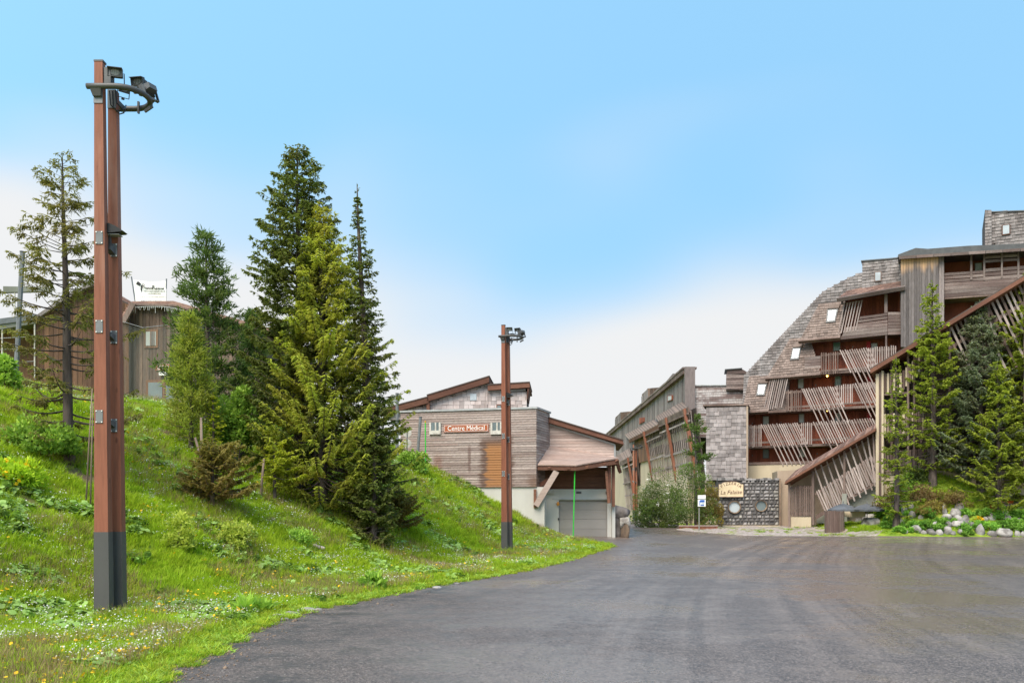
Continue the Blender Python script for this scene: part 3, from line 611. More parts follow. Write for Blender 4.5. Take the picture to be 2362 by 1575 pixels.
# slabs between the floors
for x0, y0, x1, y1 in ((1858, 866, 2079, 857), (1770, 952, 2079, 936), (1725, 1034, 2079, 1018), (1936, 781, 2079, 770)):
    a0 = fb.h(x0, y0, 0); a1 = fb.h(x1, y1, 0); MB().fbox(fb, a0[0], a1[0], a0[1], a0[1] + .16, -1.4, -.02).build('floor_slab', M_slatd, apt)
a0 = fb.h(1725, 1073); a1 = fb.h(1880, 1066); MB().fbox(fb, a0[0], a1[0], a0[1] + .02, a0[1] + .2, -.3, .06).build('ledge', M_slatd, apt)
def win(px, py, w_, h_, mat, n=-1.31, parent=apt, fr=fb, frame=M_slatd, ft=.05):
    q0, q1 = fr.h(px, py + h_, n), fr.h(px + w_, py, n); o = MB().fbox(fr, q0[0] - ft, q1[0] + ft, q0[1] - ft, q1[1] + ft, n, n + .05).build('window', frame, parent)
    MB().fbox(fr, q0[0], q1[0], q0[1], q1[1], n + .051, n + .06).build('pane', mat, o); return o
for x, y, a_, b_, m_ in ((1842, 874, 11, 21, M_glassp), (1927, 868, 12, 21, M_glassg), (1923, 790, 14, 19, M_glassg), (1761, 960, 12, 18, M_glassp), (1844, 955, 10, 19, M_glassp), (1927, 953, 11, 19, M_glassp), (1761, 1033, 12, 23, M_glassd), (1844, 1032, 12, 21, M_glassp), (2010, 792, 13, 18, M_glassp)): win(x, y, a_, b_, m_)
for x, y, w_, h_ in ((1868, 794, 31, 30), (1962, 788, 30, 28), (1877, 872, 44, 34), (1797, 956, 44, 40), (1731, 960, 12, 36), (1880, 1034, 26, 28), (1731, 1034, 14, 36), (1797, 1036, 36, 32)):
    q0, q1 = fb.h(x, y + h_, -1.3), fb.h(x + w_, y, -1.3); d_ = MB().fbox(fb, q0[0], q1[0], q0[1], q1[1], -1.31, -1.25).build('door', M_redv, apt); MB().fbox(fb, q0[0] + .12, q0[0] + .17, (q0[1] + q1[1]) / 2, (q0[1] + q1[1]) / 2 + .12, -1.249, -1.22).build('handle', M_galv, d_)
for x, y in ((1999, 788), (2000, 868), (2001, 951)):
    q0, q1 = fb.h(x, y + 20, -1.2), fb.h(x + 9, y, -1.2); MB().fbox(fb, q0[0], q1[0], q0[1], q1[1], -1.3, -1.1).build('red_panel', M_redp, apt)
for x, y in ((1908, 867), (1908, 946), (1905, 1025)):
    c_ = fb.W(*fb.h(x, y, -.6), -.6); MB().tube([c_ + Vector((0, 0, -.07)), c_, c_ + Vector((0, 0, .07))], [.03, .075, .03], 8).build('lamp_bulb', M_bulb, apt)
# sloping shingled skirts with skylights
def skirt(px_b, px_t, sky_, nb=.15, nt_=-.72):
    b0, b1 = [fb.W(*fb.h(x, y, nb), nb) for x, y in px_b]; t0, t1 = [fb.W(*fb.h(x, y, nt_), nt_) for x, y in px_t]
    f2 = Fr(b0, b1, t0); poly = [((q - f2.O).dot(f2.U), (q - f2.O).dot(f2.V)) for q in (b0, b1, t1, t0)]
    sk = MB().prism(f2, poly, -.35, 0).build('roof_skirt', M_back, apt); shingles(f2, poly, .19, .25, 0, M_shingb, sk, thick=.05, name='roof_shingle')
    MB().fbox(f2, poly[0][0] - .1, poly[1][0], -.1, .03, -.3, .09).build('eave_board', M_slatd, sk)
    q = [f2.h(x, y, .1) for x, y in sky_]; s_ = MB().prism(f2, q, .02, .1).build('skylight', M_dsteel, apt)
    cu = sum(a for a, b in q) / 4; cv = sum(b for a, b in q) / 4; MB().prism(f2, [(cu + (a - cu) * .74, cv + (b - cv) * .78) for a, b in q], .101, .115).build('pane', M_glass, s_)
    top = [f2.h(x, y, .1) for x, y in ((sky_[0][0] + 1, sky_[0][1] - .5), (sky_[1][0] + 1, sky_[1][1] - .5), (sky_[1][0] + 4, sky_[1][1] - 10), (sky_[0][0] + 5, sky_[0][1] - 9))]
    MB().prism(f2, top, .02, .16).build('skylight_hood', M_shingb, apt)
skirt([(1845, 785), (1938, 777)], [(1890, 700), (1950, 694)], [(1908, 713), (1934, 711.5), (1926.5, 742), (1905, 744)])
skirt([(1768, 872), (1893, 862)], [(1822, 782), (1868, 778)], [(1828, 802), (1848.5, 800.5), (1842.5, 828), (1822, 830)])
skirt([(1712, 951), (1773, 947)], [(1728, 868), (1790, 864)], [(1748, 885), (1769.5, 884), (1763.5, 911.5), (1744, 912)])
bpanel('side_panel', M_greyh, [(1768, 950), (1776, 874), (1822, 868), (1815, 948)], -.72, -.5)
# slatted railings
def rail(segs, n=.04, name='balcony_railing', rails=()):
    """segs: list of (x_top0, x_top1, count, y_top0, y_top1, dx, dy, every, long) in photo pixels"""
    r = None
    for (xa, ya, xb, yb) in rails:
        a0, a1 = fb.h(xa, ya, n - .05), fb.h(xb, yb, n - .05); A_, B2 = fb.W(*a0, n - .05), fb.W(*a1, n - .05)
        if r is None: r = MB().bar(A_, B2, .14, .06, fb.N).build(name, M_slatd, apt)
        else: MB().bar(A_, B2, .14, .06, fb.N).build('rail_board', M_slatd, r)
    for (x0, x1, k, y0, y1, dx, dy, every, longf, mt) in segs:
        for i in range(k):
            t = i / max(1, k - 1); x = x0 + (x1 - x0) * t; y = y0 + (y1 - y0) * t; f_ = longf if every and i % every == every - 1 else 1.
            jx = random.uniform(-.5, .5); jy = random.uniform(-1.2, 1.2)
            a0 = fb.h(x + jx, y + jy, n); a1 = fb.h(x + dx * f_ + jx * 1.5, y + dy * f_ + jy, n)
            slat(fb, 'slat', mt, r, a0, a1, .068 if abs(dx) < 2 else .072, .035, n + (.012 if f_ > 1 else 0) + random.uniform(-.003, .003))
    return r
rail([(1895, 1933, 8, 814, 812, 0, 50, 0, 1, M_slatd), (1938, 2003, 13, 808, 802, 25, 52, 2, 1.75, M_slat), (2003, 2066, 13, 802, 797, 0, 46, 0, 1, M_slat)], rails=((1893, 820, 2068, 804), (1893, 856, 2040, 845)))
rail([(1815, 1847, 8, 901, 899, 0, 48, 0, 1, M_slatd), (1849, 1926, 15, 896, 891, 22, 48, 2, 1.7, M_slat), (1931, 1966, 8, 888, 886, 0, 44, 0, 1, M_slat), (1968, 2016, 10, 885, 881, 22, 46, 2, 1.7, M_slat)], rails=((1812, 906, 2022, 888), (1812, 940, 2022, 926)))
rail([(1728, 1755, 7, 981, 980, 0, 50, 0, 1, M_slat), (1756, 1838, 17, 979, 975, 24, 50, 2, 1.9, M_slat), (1849, 1872, 6, 975, 974, 0, 50, 0, 1, M_slat), (1876, 2012, 24, 973, 964, 24, 50, 3, 1.5, M_slat)], rails=((1725, 987, 2022, 971), (1725, 1022, 1960, 1010)))
rail([(1948, 1989, 7, 699, 693, -15, 70, 0, 1, M_slat)], n=.1, name='slat_screen', rails=((1946, 701, 1990, 694),))
rail([(1777, 1817, 9, 875, 870, -15, 70, 0, 1, M_slat)], n=.1, name='slat_screen', rails=((1776, 876, 1818, 871),))
MB().pprism(fb, [(1772, 952), (1814, 950), (1814, 946), (1772, 947)], -.6, .25).build('screen_sill', M_slatd, apt)
# plank balcony pieces
def plank_balcony(px, n, k, mat=M_greyh, fr=fb, parent=apt, gapf=.16, depth=.06):
    (xa, ya), (xb, yb), (xc, yc), (xd, yd) = px    # bottom-left, bottom-right, top-right, top-left
    fl = MB().bar(fr.W(*fr.h((xa + xd) / 2 + 2, (ya + yd) / 2, n - .06), n - .06), fr.W(*fr.h((xb + xc) / 2 - 2, (yb + yc) / 2, n - .06), n - .06), .1, .05, fr.N).build('plank_railing', mat, parent)
    for i in range(k):
        t0, t1 = i / k, (i + 1 - gapf) / k
        q = [(xa + (xd - xa) * t0, ya + (yd - ya) * t0), (xb + (xc - xb) * t0, yb + (yc - yb) * t0), (xb + (xc - xb) * t1, yb + (yc - yb) * t1), (xa + (xd - xa) * t1, ya + (yd - ya) * t1)]
        MB().prism(fr, fr.hp(q, n), n - depth + random.uniform(-.01, .01), n + random.uniform(-.01, .01)).build('railing_plank', mat, fl)
    return fl
plank_balcony([(1938, 783), (2047, 772), (2047, 744), (1952, 754)], .1, 4, gapf=.06)
plank_balcony([(1976, 752), (2047, 743), (2047, 720), (1985, 728)], .1, 3, gapf=.3)
plank_balcony([(2048, 772), (2079, 771), (2079, 719), (2048, 719)], .06, 7, gapf=.12)
plank_balcony([(1856, 852), (1893, 849), (1893, 820), (1856, 823)], .02, 4, gapf=.1)
for px in ([(2040, 722), (2047, 721), (2047, 676), (2040, 677)], [(2042, 862), (2046, 862), (2046, 772), (2042, 772)], [(2076, 722), (2080, 722), (2080, 668), (2076, 669)], [(1940, 702), (1945, 701), (1945, 690), (1940, 691)]): MB().prism(fb, hb(px, .05), -.08, .05).build('post', M_greyh, apt)
# lean-to roof over the top loggia
b0, b1 = fb.W(*fb.h(1930, 690, .6), .6), fb.W(*fb.h(2088, 662, .6), .6); t0 = fb.W(*fb.h(1962, 664, -1.2), -1.2); f2 = Fr(b0, b1, t0)
q = [f2.h(1930, 690), f2.h(2088, 662), f2.h(2080, 641), f2.h(1968, 660)]; rf = MB().prism(f2, q, -.14, 0).build('porch_roof', M_back, apt); shingles(f2, q, .25, .4, 0, M_tile, rf, name='roof_shingle')
MB().fbox(f2, q[0][0], q[1][0], -.12, .05, -.16, .08).build('eave_board', M_greyh, rf)
# shingled upper box with window
up = [(1989, 664), (2079, 664), (2079, 595), (1989, 602)]; bpanel('upper_wall', M_back, up, -4, -.7); shingles(fb, hb(up, -.7), .2, .28, -.7, M_shing, apt, thick=.05)
bpanel('roof_edge', M_dsteel, [(1986, 603), (2080, 595.5), (2080, 593), (1986, 600.5)], -4, -.6); win(2019, 628, 12, 20, M_glass, -.63)
# tall boarded stair tower
q = hb([(2078, 800), (2165, 800), (2165, 588), (2078, 594)], .45); MB().prism(fb, q, -3, .41).build('stair_tower', M_back, apt); boards_v(fb, q, .16, .41, .46, M_towerv, apt, 'tower_board')
q = hb([(2165.5, 800), (2178, 800), (2178, 587), (2165.5, 588)], .30); MB().prism(fb, q, -3, .27).build('stair_tower', M_back, apt); boards_v(fb, q, .16, .27, .30, M_greyv, apt, 'tower_board')
# top right gallery and roof
bpanel('gallery_wall', M_redv, [(2178, 760), (2420, 760), (2420, 572), (2178, 585)], -3, -1.3)
rf = bpanel('roof', M_dsteel, [(2070, 594), (2430, 570), (2430, 559), (2232, 567), (2140, 574), (2112, 572), (2072, 587)], -4, .75)
for i in range(9):
    x = 2074 + i * 40; MB().prism(fb, hb([(x, 597.5 - i * 2.6), (x + 39, 595 - i * 2.6), (x + 39, 588.5 - i * 2.6), (x, 591 - i * 2.6)], .8), .72, .8).build('fascia_board', M_greyh, rf)
plank_balcony([(2178, 686), (2420, 668), (2420, 636), (2178, 653)], .12, 4, gapf=.05)
plank_balcony([(2178, 652), (2268, 646), (2268, 622), (2178, 628)], .12, 3, gapf=.22)
plank_balcony([(2272, 646), (2420, 636), (2420, 606), (2272, 618)], .12, 3, gapf=.22)
plank_balcony([(2273, 606), (2347, 601), (2347, 574), (2273, 579)], .12, 3, gapf=.35)
for x0, x1, y0, y1 in ((2238, 2243, 645, 580), (2268, 2272.5, 646, 578), (2309, 2313, 640, 577), (2347, 2351.5, 642, 574)): bpanel('post', M_greyh, [(x0, y0), (x1, y0), (x1, y1), (x0, y1)], .05, .16)
MB().prism(fb, hb([(2178, 690), (2420, 673), (2420, 668), (2178, 686)], .1), -1.3, .1).build('floor_slab', M_slatd, apt)
win(2250, 607, 14, 18, M_glass); win(2249, 692, 14, 14, M_glass)
pq = [(2287, 566), (2420, 562), (2420, 485), (2287, 490)]; bpanel('penthouse', M_back, pq, -4, -.4); shingles(fb, hb(pq, -.4), .2, .28, -.4, M_shing, apt, thick=.05)
pq = [(2272, 567), (2287, 566), (2287, 484.5), (2272, 484.5)]; bpanel('penthouse', M_back, pq, -4.5, -.2); shingles(fb, hb(pq, -.2), .2, .28, -.2, M_shing, apt, thick=.05)
bpanel('roof_edge', M_dsteel, [(2286, 490), (2420, 485), (2420, 482.5), (2286, 487.5)], -4, -.3); win(2313, 519, 15, 22, M_glass, -.34, frame=M_red)
# cream base walls
bpanel('base_wall', M_cream, [(1724, 1108), (1860, 1108), (1860, 1069.5), (1724, 1073)], -1, .02)
ft = Fr((14, 57.0, 0), (19, 56.2, 0))
tn = MB().prism(ft, ft.hp([(1797, 1222), (1860, 1222), (1860, 1082), (1793, 1086)], 0), -2.5, 0).build('base_wall', M_tan, apt)
# chimney block and plank parapet left of the gable
fp = Fr((13.0, 64.3, 0), (18, 63.2, 0))
q = fp.hp([(1585, 1010), (1728, 1010), (1728, 889), (1585, 890)], 0); MB().prism(fp, q, -3, -.04).build('parapet_wall', M_back, apt)
M_parp = wood('parapet_plank', (.42, .38, .37), (.20, .145, .135), 'z', rnd=.18, lo=.42, hi=.55, ns=1.5)
planks_h(fp, q, .17, -.04, .02, M_parp, apt, 'parapet_plank')
q = fp.hp([(1675, 900), (1728, 900), (1728, 860), (1712, 851), (1677, 853)], .3); MB().prism(fp, q, -1.6, .25).build('chimney', M_back, apt); planks_h(fp, fp.hp([(1675, 900), (1728, 900), (1728, 862), (1675, 862)], .3), .15, .25, .3, M_greyh, apt, 'chimney_plank')
q = fp.hp([(1677, 861.5), (1727, 861.5), (1712, 851.5), (1677, 853)], .3); MB().prism(fp, q, .25, .3).build('chimney_plank', M_greyh, apt); MB().prism(fp, fp.hp([(1672, 853), (1712, 850), (1712, 848), (1672, 851)], .4), -1.7, .4).build('chimney_cap', M_dsteel, apt)
MB().prism(fp, fp.hp([(1583, 890), (1676, 889), (1676, 886.5), (1583, 887.5)], .1), -3, .1).build('roof_edge', M_trim, apt)
# projecting shingled bay: each shingle a piece
fT = Fr((13.5, 60.1, 0), (16.3, 59.2, 0)); bay = MB().prism(fT, fT.hp([(1629, 1104), (1723, 1104), (1723, 936), (1629, 936)], 0), -2.2, 0).build('shingled_bay', M_back, apt)
shingles(fT, fT.hp([(1629, 1106), (1723, 1106), (1723, 938), (1629, 938)], 0), .262, .36, 0, M_shingt, bay, single=True, thick=.055)
fTs = Fr(fT.W(*fT.h(1629, 1100)), fT.W(*fT.h(1629, 1100)) + Vector((.85, 2.1, 0))); v0, v1 = fT.h(1629, 1104)[1], fT.h(1629, 936)[1]
shingles(fTs, [(0.02, v0), (2.1, v0), (2.1, v1), (.02, v1)], .262, .36, 0, M_shingt, bay, thick=.055, name='side_shingle')
MB().prism(fT, fT.hp([(1621, 936), (1727, 935), (1727, 931.5), (1621, 932.5)], .1), -2.2, .1).build('bay_cap', M_slatd, apt)
MB().prism(fT, fT.hp([(1721.5, 1102), (1725.5, 1102), (1725.5, 936), (1721.5, 936)], .06), -.3, .06).build('corner_board', M_tan, apt)
boards_v(fT, fT.hp([(1640, 1128), (1664, 1128), (1664, 1105), (1626, 1105)], -.3), .2, -.5, -.3, M_greyv, apt, 'skirt_board', ragged=.25)
MB().prism(fT, fT.hp([(1626, 1215), (1724, 1215), (1724, 1105), (1626, 1105)], -.6), -2.2, -.6).build('base_wall', M_tan, apt)

# pizzeria front: stone wall with round windows
fz = Fr((13.4, 56.6, 0), (17.6, 56.2, 0)); piz = thing('stone_restaurant_front', 'dark rubble stone wall with two round windows below the shingled bay', 'stone wall', fz.W(2, .9))
z0, z1 = fz.h(1720, 1211)[1], fz.h(1720, 1106)[1]; u0, u1 = fz.h(1655, 1150)[0], fz.h(1797, 1150)[0]
MB().fbox(fz, u0, u1, z0, z1, -.6, -.05).build('mortar_core', M_mortar, piz)
holes = [(fz.h(1694, 1169), .42), (fz.h(1755.5, 1166), .38)]
sign_r = (fz.h(1656, 1146)[0], fz.h(1715, 1110)[0], fz.h(1690, 1147)[1], fz.h(1690, 1108)[1])
v = z0; cnt = 0; rest = MB()
while v < z1 - .05:
    rh = random.uniform(.17, .26); u = u0
    while u < u1 - .08:
        wd = min(random.uniform(.16, .38), u1 - u); cu, cv = u + wd / 2, v + rh / 2; th = random.uniform(.0, .05)
        if not any(math.hypot(cu - h[0][0], cv - h[0][1]) < h[1] + .06 for h in holes) and not (sign_r[0] < cu < sign_r[1] and sign_r[2] < cv < sign_r[3]):
            mt = M_stonel if random.random() < .045 or u + wd > u1 - .02 or (u == u0 and random.random() < .5) else M_stone
            m_ = MB(); e = lambda: random.uniform(.0, .035); a_, b_, c_, d_ = u + .008 + e(), u + wd - .008 - e(), v + .008 + e() * .6, min(v + rh, z1) - .008 - e() * .6; k_ = .03
            m_.add([fz.W(a_, c_, -.06), fz.W(b_, c_ + e(), -.06), fz.W(b_ - e(), d_, -.06), fz.W(a_ + e(), d_ - e(), -.06), fz.W(a_ + k_, c_ + k_, th), fz.W(b_ - k_, c_ + k_ + e(), th * random.uniform(.5, 1)), fz.W(b_ - k_ - e(), d_ - k_, th), fz.W(a_ + k_ + e(), d_ - k_ - e(), th * random.uniform(.5, 1))], [(0, 3, 2, 1), (4, 5, 6, 7), (0, 1, 5, 4), (1, 2, 6, 5), (2, 3, 7, 6), (3, 0, 4, 7)])
            m_.build('stone', mt, piz)
        u += wd
    v += rh
for i, (h, r) in enumerate(holes):
    c_ = fz.W(h[0], h[1], 0); ring = MB(); k = 24
    for j in range(k):
        a0, a1 = 2 * math.pi * j / k, 2 * math.pi * (j + 1) / k; pt = lambda a, rr, n: fz.W(h[0] + rr * math.cos(a), h[1] + rr * math.sin(a), n)
        ring.hexa([pt(a0, r * .84, -.04), pt(a0, r, -.04), pt(a0, r, .1), pt(a0, r * .84, .08), pt(a1, r * .84, -.04), pt(a1, r, -.04), pt(a1, r, .1), pt(a1, r * .84, .08)])
    wo = ring.build('round_window', M_rockb, piz); MB().prism(fz, [(h[0] + r * .85 * math.cos(2 * math.pi * j / k), h[1] + r * .85 * math.sin(2 * math.pi * j / k)) for j in range(k)], -.045, -.03).build('pane', M_glass if i == 0 else M_glassd, wo)
MB().fbox(fz, u0, u1 + .05, z0 - .16, z0 - .005, -.5, .16).build('ledge', M_cream, piz); MB().fbox(fz, u0 + .1, u1 - .3, z0 - .8, z0 - .165, -.5, -.15).build('plinth', M_mortar, piz)
MB().fbox(fz, u1 + .005, u1 + .09, z0, z1 + .05, -.3, .1).build('edge_board', M_rockb, piz)
cp = MB()
for i in range(16):
    uu = u0 + (u1 - u0) * (i + .5) / 16; cp.fbox(fz, uu - .12, uu + .12, z1 - .04, z1 + random.uniform(.03, .14), -.3, .05)
cp.build('coping', M_stone, piz)
ps = thing('restaurant_sign', 'cream arched sign board reading Pizzeria La Falaise on the stone wall', 'sign', fz.W((sign_r[0] + sign_r[1]) / 2, sign_r[2], .12))
L_, R_ = fz.h(1656.5, 1146), fz.h(1714, 1116); cx_ = (L_[0] + R_[0]) / 2; hw = (R_[0] - L_[0]) / 2; arc = [(cx_ + hw * .78 * math.cos(a), R_[1] + .17 * math.sin(a)) for a in np.linspace(0, math.pi, 11)]
MB().prism(fz, [(L_[0], L_[1]), (R_[0], L_[1]), R_] + arc + [(L_[0], R_[1])], .11, .17).build('board', M_signc, ps)
b = MB(); ed = [(L_[0], L_[1]), (R_[0], L_[1]), R_] + arc + [(L_[0], R_[1])]
for i in range(len(ed)): b.bar(fz.W(*ed[i], .15), fz.W(*ed[(i + 1) % len(ed)], .15), .04, .05, fz.N)
b.build('frame', M_slatd, ps)
for i, ch in enumerate('PIZZERIA'):
    a = math.radians(128 - i * 10.9); rr = .95; text('letter', ch, fz, (cx_ + rr * math.cos(a), R_[1] - .85 + rr * math.sin(a) - .06), .172, .27, M_ink, ps, rot=a - math.pi / 2)
text('lettering', 'La Falaise', fz, (cx_, L_[1] + .30), .172, .36, M_ink, ps, shear=.25, rot=.03)

# ------------------------------------------------------------------ covered stairs in front of the apartments
fS = Fr(at(1808, 1115, 55), at(2020, 1115, 52.4)); hs = fS.hp
st = thing('covered_stairway', 'covered timber stairway with slanting slats rising beside a tall cream pier', 'stairway', (19, 54, .9))
def sroof(bot, top, th, name, nf=.7, nbk=-1.6, mat=M_tile):
    b0, b1 = fS.W(*fS.h(*bot[0], nf), nf), fS.W(*fS.h(*bot[1], nf), nf); t0, t1 = [fS.W(*fS.h(*p, nf), nf) for p in top]
    back = Vector(fS.N) * (nbk - nf)
    rf = MB().hexa([b0, b1, b1 + back, b0 + back, t0, t1, t1 + back, t0 + back]).build(name, M_red, st); return rf, b0, b1, t0, t1
rf, b0, b1, t0, t1 = sroof([(1809, 1117), (2020, 993)], [(1811, 1111), (2020, 987)], .1, 'stair_roof', .75)
# boards across the roof top, rising towards the back
tb0, tb1 = fS.W(*fS.h(1836, 1086, -.5), -.5), fS.W(*fS.h(2022, 977, -.5), -.5); k = 44
for i in range(k):
    p, q = i / k, (i + .9) / k; up = Vector((0, 0, .05)); a0, a1, c0, c1 = t0.lerp(t1, p), t0.lerp(t1, q), tb0.lerp(tb1, p), tb0.lerp(tb1, q)
    MB().hexa([a0, a1, c1, c0, a0 + up, a1 + up, c1 + up, c0 + up]).build('roof_board', M_tile, rf)
sb = lambda name, mat, px, n0, n1, par=st: MB().prism(fS, hs(px, n1), n0, n1).build(name, mat, par)
for x0, x1, y0, y1 in ((1818, 1822.5, 1216, 1114), (1872, 1878, 1210, 1086), (1945, 1950, 1142, 1040)): sb('post', M_slatd, [(x0, y0), (x1, y0), (x1, y1), (x0, y1)], 0, .14)
sb('back_wall', M_tan, [(1823, 1225), (2022, 1225), (2022, 1000), (1823, 1112)], -1.5, -1.3)
sb('low_wall', M_cream, [(1824, 1222), (1871, 1222), (1871, 1192), (1824, 1192)], -.3, .02)
gt = sb('gate_rail', M_slatd, [(1823, 1127), (1872, 1127), (1872, 1123), (1823, 1123)], -.03, .02); sb('gate_rail', M_slatd, [(1823, 1186), (1872, 1186), (1872, 1181), (1823, 1181)], -.03, .02, gt)
for i in range(10): slat(fS, 'slat', M_slatd, gt, fS.h(1826 + i * 4.9, 1190 + random.uniform(-1, 1), .04), fS.h(1826 + i * 4.9, 1120 + random.uniform(-1.5, 1.5), .04), .095, .03, .04)
strg = MB().hexa([fS.W(*fS.h(x, y, n), n) for n, y0_ in ((-.1, 0), (.02, 0)) for x, y in ((1882, 1198), (2016, 1119), (2016, 1110), (1882, 1188))]).build('stringer', M_slatd, st)
for i in range(31):
    x = 1879 + i * 4.5; yt = 1135 - (x - 1879) * .645; yb = 1196 - (x + 26 - 1884) * .62; n = .05 + .01 * (i % 2)
    if i % 3 == 0:
        yr = 1077 - (x - 1879) * .585; slat(fS, 'slat', M_slat, strg, fS.h(x, yr, n), fS.h(min(x + 22 + (yb - yr) * .16, 2019), yb + 6, n), .09, .035, n)
    else: slat(fS, 'slat', M_slat, strg, fS.h(x, yt, n), fS.h(x + (yb - yt) * .45, yb + random.uniform(-1, 2), n), .085, .035, n)
MB().bar(fS.W(*fS.h(1880, 1140, 0), 0), fS.W(*fS.h(2010, 1056, 0), 0), .12, .06, fS.N).build('handrail', M_slatd, st)
sb('plinth', M_conc, [(1942, 1166), (1953, 1166), (1953, 1138), (1942, 1138)], -.3, .2)
sb('stair_wall', M_conc, [(1954, 1168), (2022, 1168), (2022, 1113), (1954, 1146)], -1.2, -.4)
sb('stair_soffit', M_conc, [(1884, 1206), (1954, 1206), (1954, 1150), (1884, 1194)], -1.2, -.5)
pr = sb('pier', M_cream, [(2020, 1172), (2027, 1172), (2027, 862), (2020, 862)], -1.2, .3)
sb('pier_post', M_slatd, [(2027.2, 1172), (2033, 1172), (2033, 858), (2027.2, 858)], -1.1, .24); sb('pier', M_cream, [(2033.2, 1172), (2038, 1172), (2038, 855), (2033.2, 855)], -1.2, .3)
# upper flight behind the spruces
rf2, b0, b1, t0, t1 = sroof([(2008, 861), (2420, 612)], [(2007, 852), (2420, 602)], .1, 'stair_roof', .75, -1.6)
MB().hexa([t0, t1, t1 - fS.N * 2.3, t0 - fS.N * 2.3, t0 + Vector((0, 0, .07)), t1 + Vector((0, 0, .07)), t1 - fS.N * 2.3 + Vector((0, 0, .07)), t0 - fS.N * 2.3 + Vector((0, 0, .07))]).build('roofing', M_back, rf2)
sb('back_wall', M_back, [(2038, 1100), (2430, 1100), (2430, 612), (2038, 850)], -1.9, -1.6)
sb('stair_wall', M_cream, [(2038, 1190), (2430, 1190), (2430, 1085), (2038, 1085)], -1.2, -.1)
for x in (2054, 2092, 2106, 2122, 2188, 2272, 2278, 2360): sb('post', M_slatd, [(x, 1088), (x + 5, 1088), (x + 5, 850 - (x - 2020) * .6), (x, 850 - (x - 2020) * .6)], 0, .14)
bal = sb('slab_edge', M_slatd, [(2038, 1008), (2190, 1000), (2190, 994), (2038, 1002)], -1.2, .05); sb('slab_edge', M_slatd, [(2038, 912), (2100, 908), (2100, 903), (2038, 907)], -1.2, .05, bal)
for i in range(15):
    x = 2041 + i * 7.2; y0 = 905 - max(0, i - 5) * 7
    slat(fS, 'batten', M_cream if i % 2 else M_slatd, bal, fS.h(x, y0, .08), fS.h(x, y0 - 44, .08), .13, .04, .08)
    slat(fS, 'batten', M_slatd if i % 3 else M_cream, bal, fS.h(x, 1002, .08), fS.h(x, 955 - i * .6, .08), .13, .04, .08)
    slat(fS, 'batten', M_slatd, bal, fS.h(x, 1088, .08), fS.h(x, 1042 - i * .6, .08), .13, .04, .08)
for i in range(22):
    x = 2180 + i * 10.5; yr = 858 - (x - 2008) * .605; ln = 150 if i % 2 else 80
    slat(fS, 'slat', M_slat if i % 3 else M_slatd, bal, fS.h(x, yr, .09), fS.h(x + ln * .47, yr + ln, .09), .12, .04, .09)
for dy in (55, 120): MB().bar(fS.W(*fS.h(2190, 858 - 182 * .605 + dy, .03), .03), fS.W(*fS.h(2420, 858 - 412 * .605 + dy, .03), .03), .2, .06, fS.N).build('rail_board', M_slatd, bal)
# ------------------------------------------------------------------ timber row along the street behind
fr_ = Fr((13, 124, 0), (13, 64.2, 0)); row = thing('timber_row_building', 'long grey boarded building with brown awnings and leaning slatted screens along the street', 'building', (15, 85, 1))
q = fr_.hp([(1402, 1003), (1585, 851)], 0); uA, uB = q[0][0], q[1][0]; zr0, zr1 = q[0][1], q[1][1]
poly = [(uA, 8.6), (uB, 8.6), (uB, zr1), (uA, zr0)]
MB().prism(fr_, poly, -.5, -.04).build('wall', M_back, row); boards_v(fr_, poly, .33, -.04, .02, M_greyv, row, 'board_cladding', joined=True, gap=.03, jit=.02)
MB().prism(fr_, [(uA, zr0), (uB + .1, zr1), (uB + .1, zr1 + .14), (uA, zr0 + .14)], -.7, .35).build('roof_edge', M_greyh, row)
MB().prism(fr_, [(uA, zr0 - .35), (uB, zr1 - .35), (uB, zr1 - .002), (uA, zr0 - .002)], .021, .3).build('eave_board', M_slatd, row)
MB().prism(fr_, [(uA, -.5), (uB, -.5), (uB, 8.58), (uA, 8.58)], -.5, -.06).build('base_wall', M_cream, row)
MB().box((12.75, 63.9, 8.7), (13.5, 64.15, zr1 + .1)).build('corner_post', M_greyv, row)
MB().box((13.5, 70, 8), (22, 124, 11.4)).build('roof_body', M_back, row)
fd = Fr((13.7, 124, 0), (13.7, 66, 0)); MB().prism(fd, fd.hp([(1498, 925), (1552, 861), (1559, 862), (1584, 870), (1560, 900)], 0), -.4, 0).build('ridge_board', M_greyv, row)
for x0, x1, y0, y1, zt_ in ((14.75, 17.0, 94, 98.5, 15.4), (12.95 + 1.1, 16.4, 112, 118, 14.95)):
    d_ = MB().box((x0, y0 + .05, 11), (x1, y1, zt_ - .02)).build('dormer', M_slatd, row); ff = Fr((x0, y0, 0), (x1, y0, 0)); boards_v(ff, [(0, 11), (x1 - x0, 11), (x1 - x0, zt_ + .2), (0, zt_)], .25, -.04, .02, M_brownv, d_, 'dormer_boards', joined=True)
    f3 = Fr((x0, y1, 0), (x0, y0, 0)); boards_v(f3, [(0, 11), (y1 - y0, 11), (y1 - y0, zt_), (0, zt_ - .3)], .5, .005, .05, M_greyv, d_, 'dormer_boards', joined=True)
def rwin(px, m_):
    q = fr_.hp(px, .05); o = MB().prism(fr_, q, .02, .1).build('window', M_redv, row); cu = sum(a for a, _ in q) / 4; cv = sum(c for _, c in q) / 4
    MB().prism(fr_, [(cu + (a - cu) * .7, cv + (c - cv) * .75) for a, c in q], .101, .12).build('pane', m_, o)
rwin([(1540.5, 927), (1552, 922), (1552, 911), (1540.5, 912)], M_glassp); rwin([(1475.5, 978), (1487, 972), (1487, 962), (1475.5, 964)], M_redv)
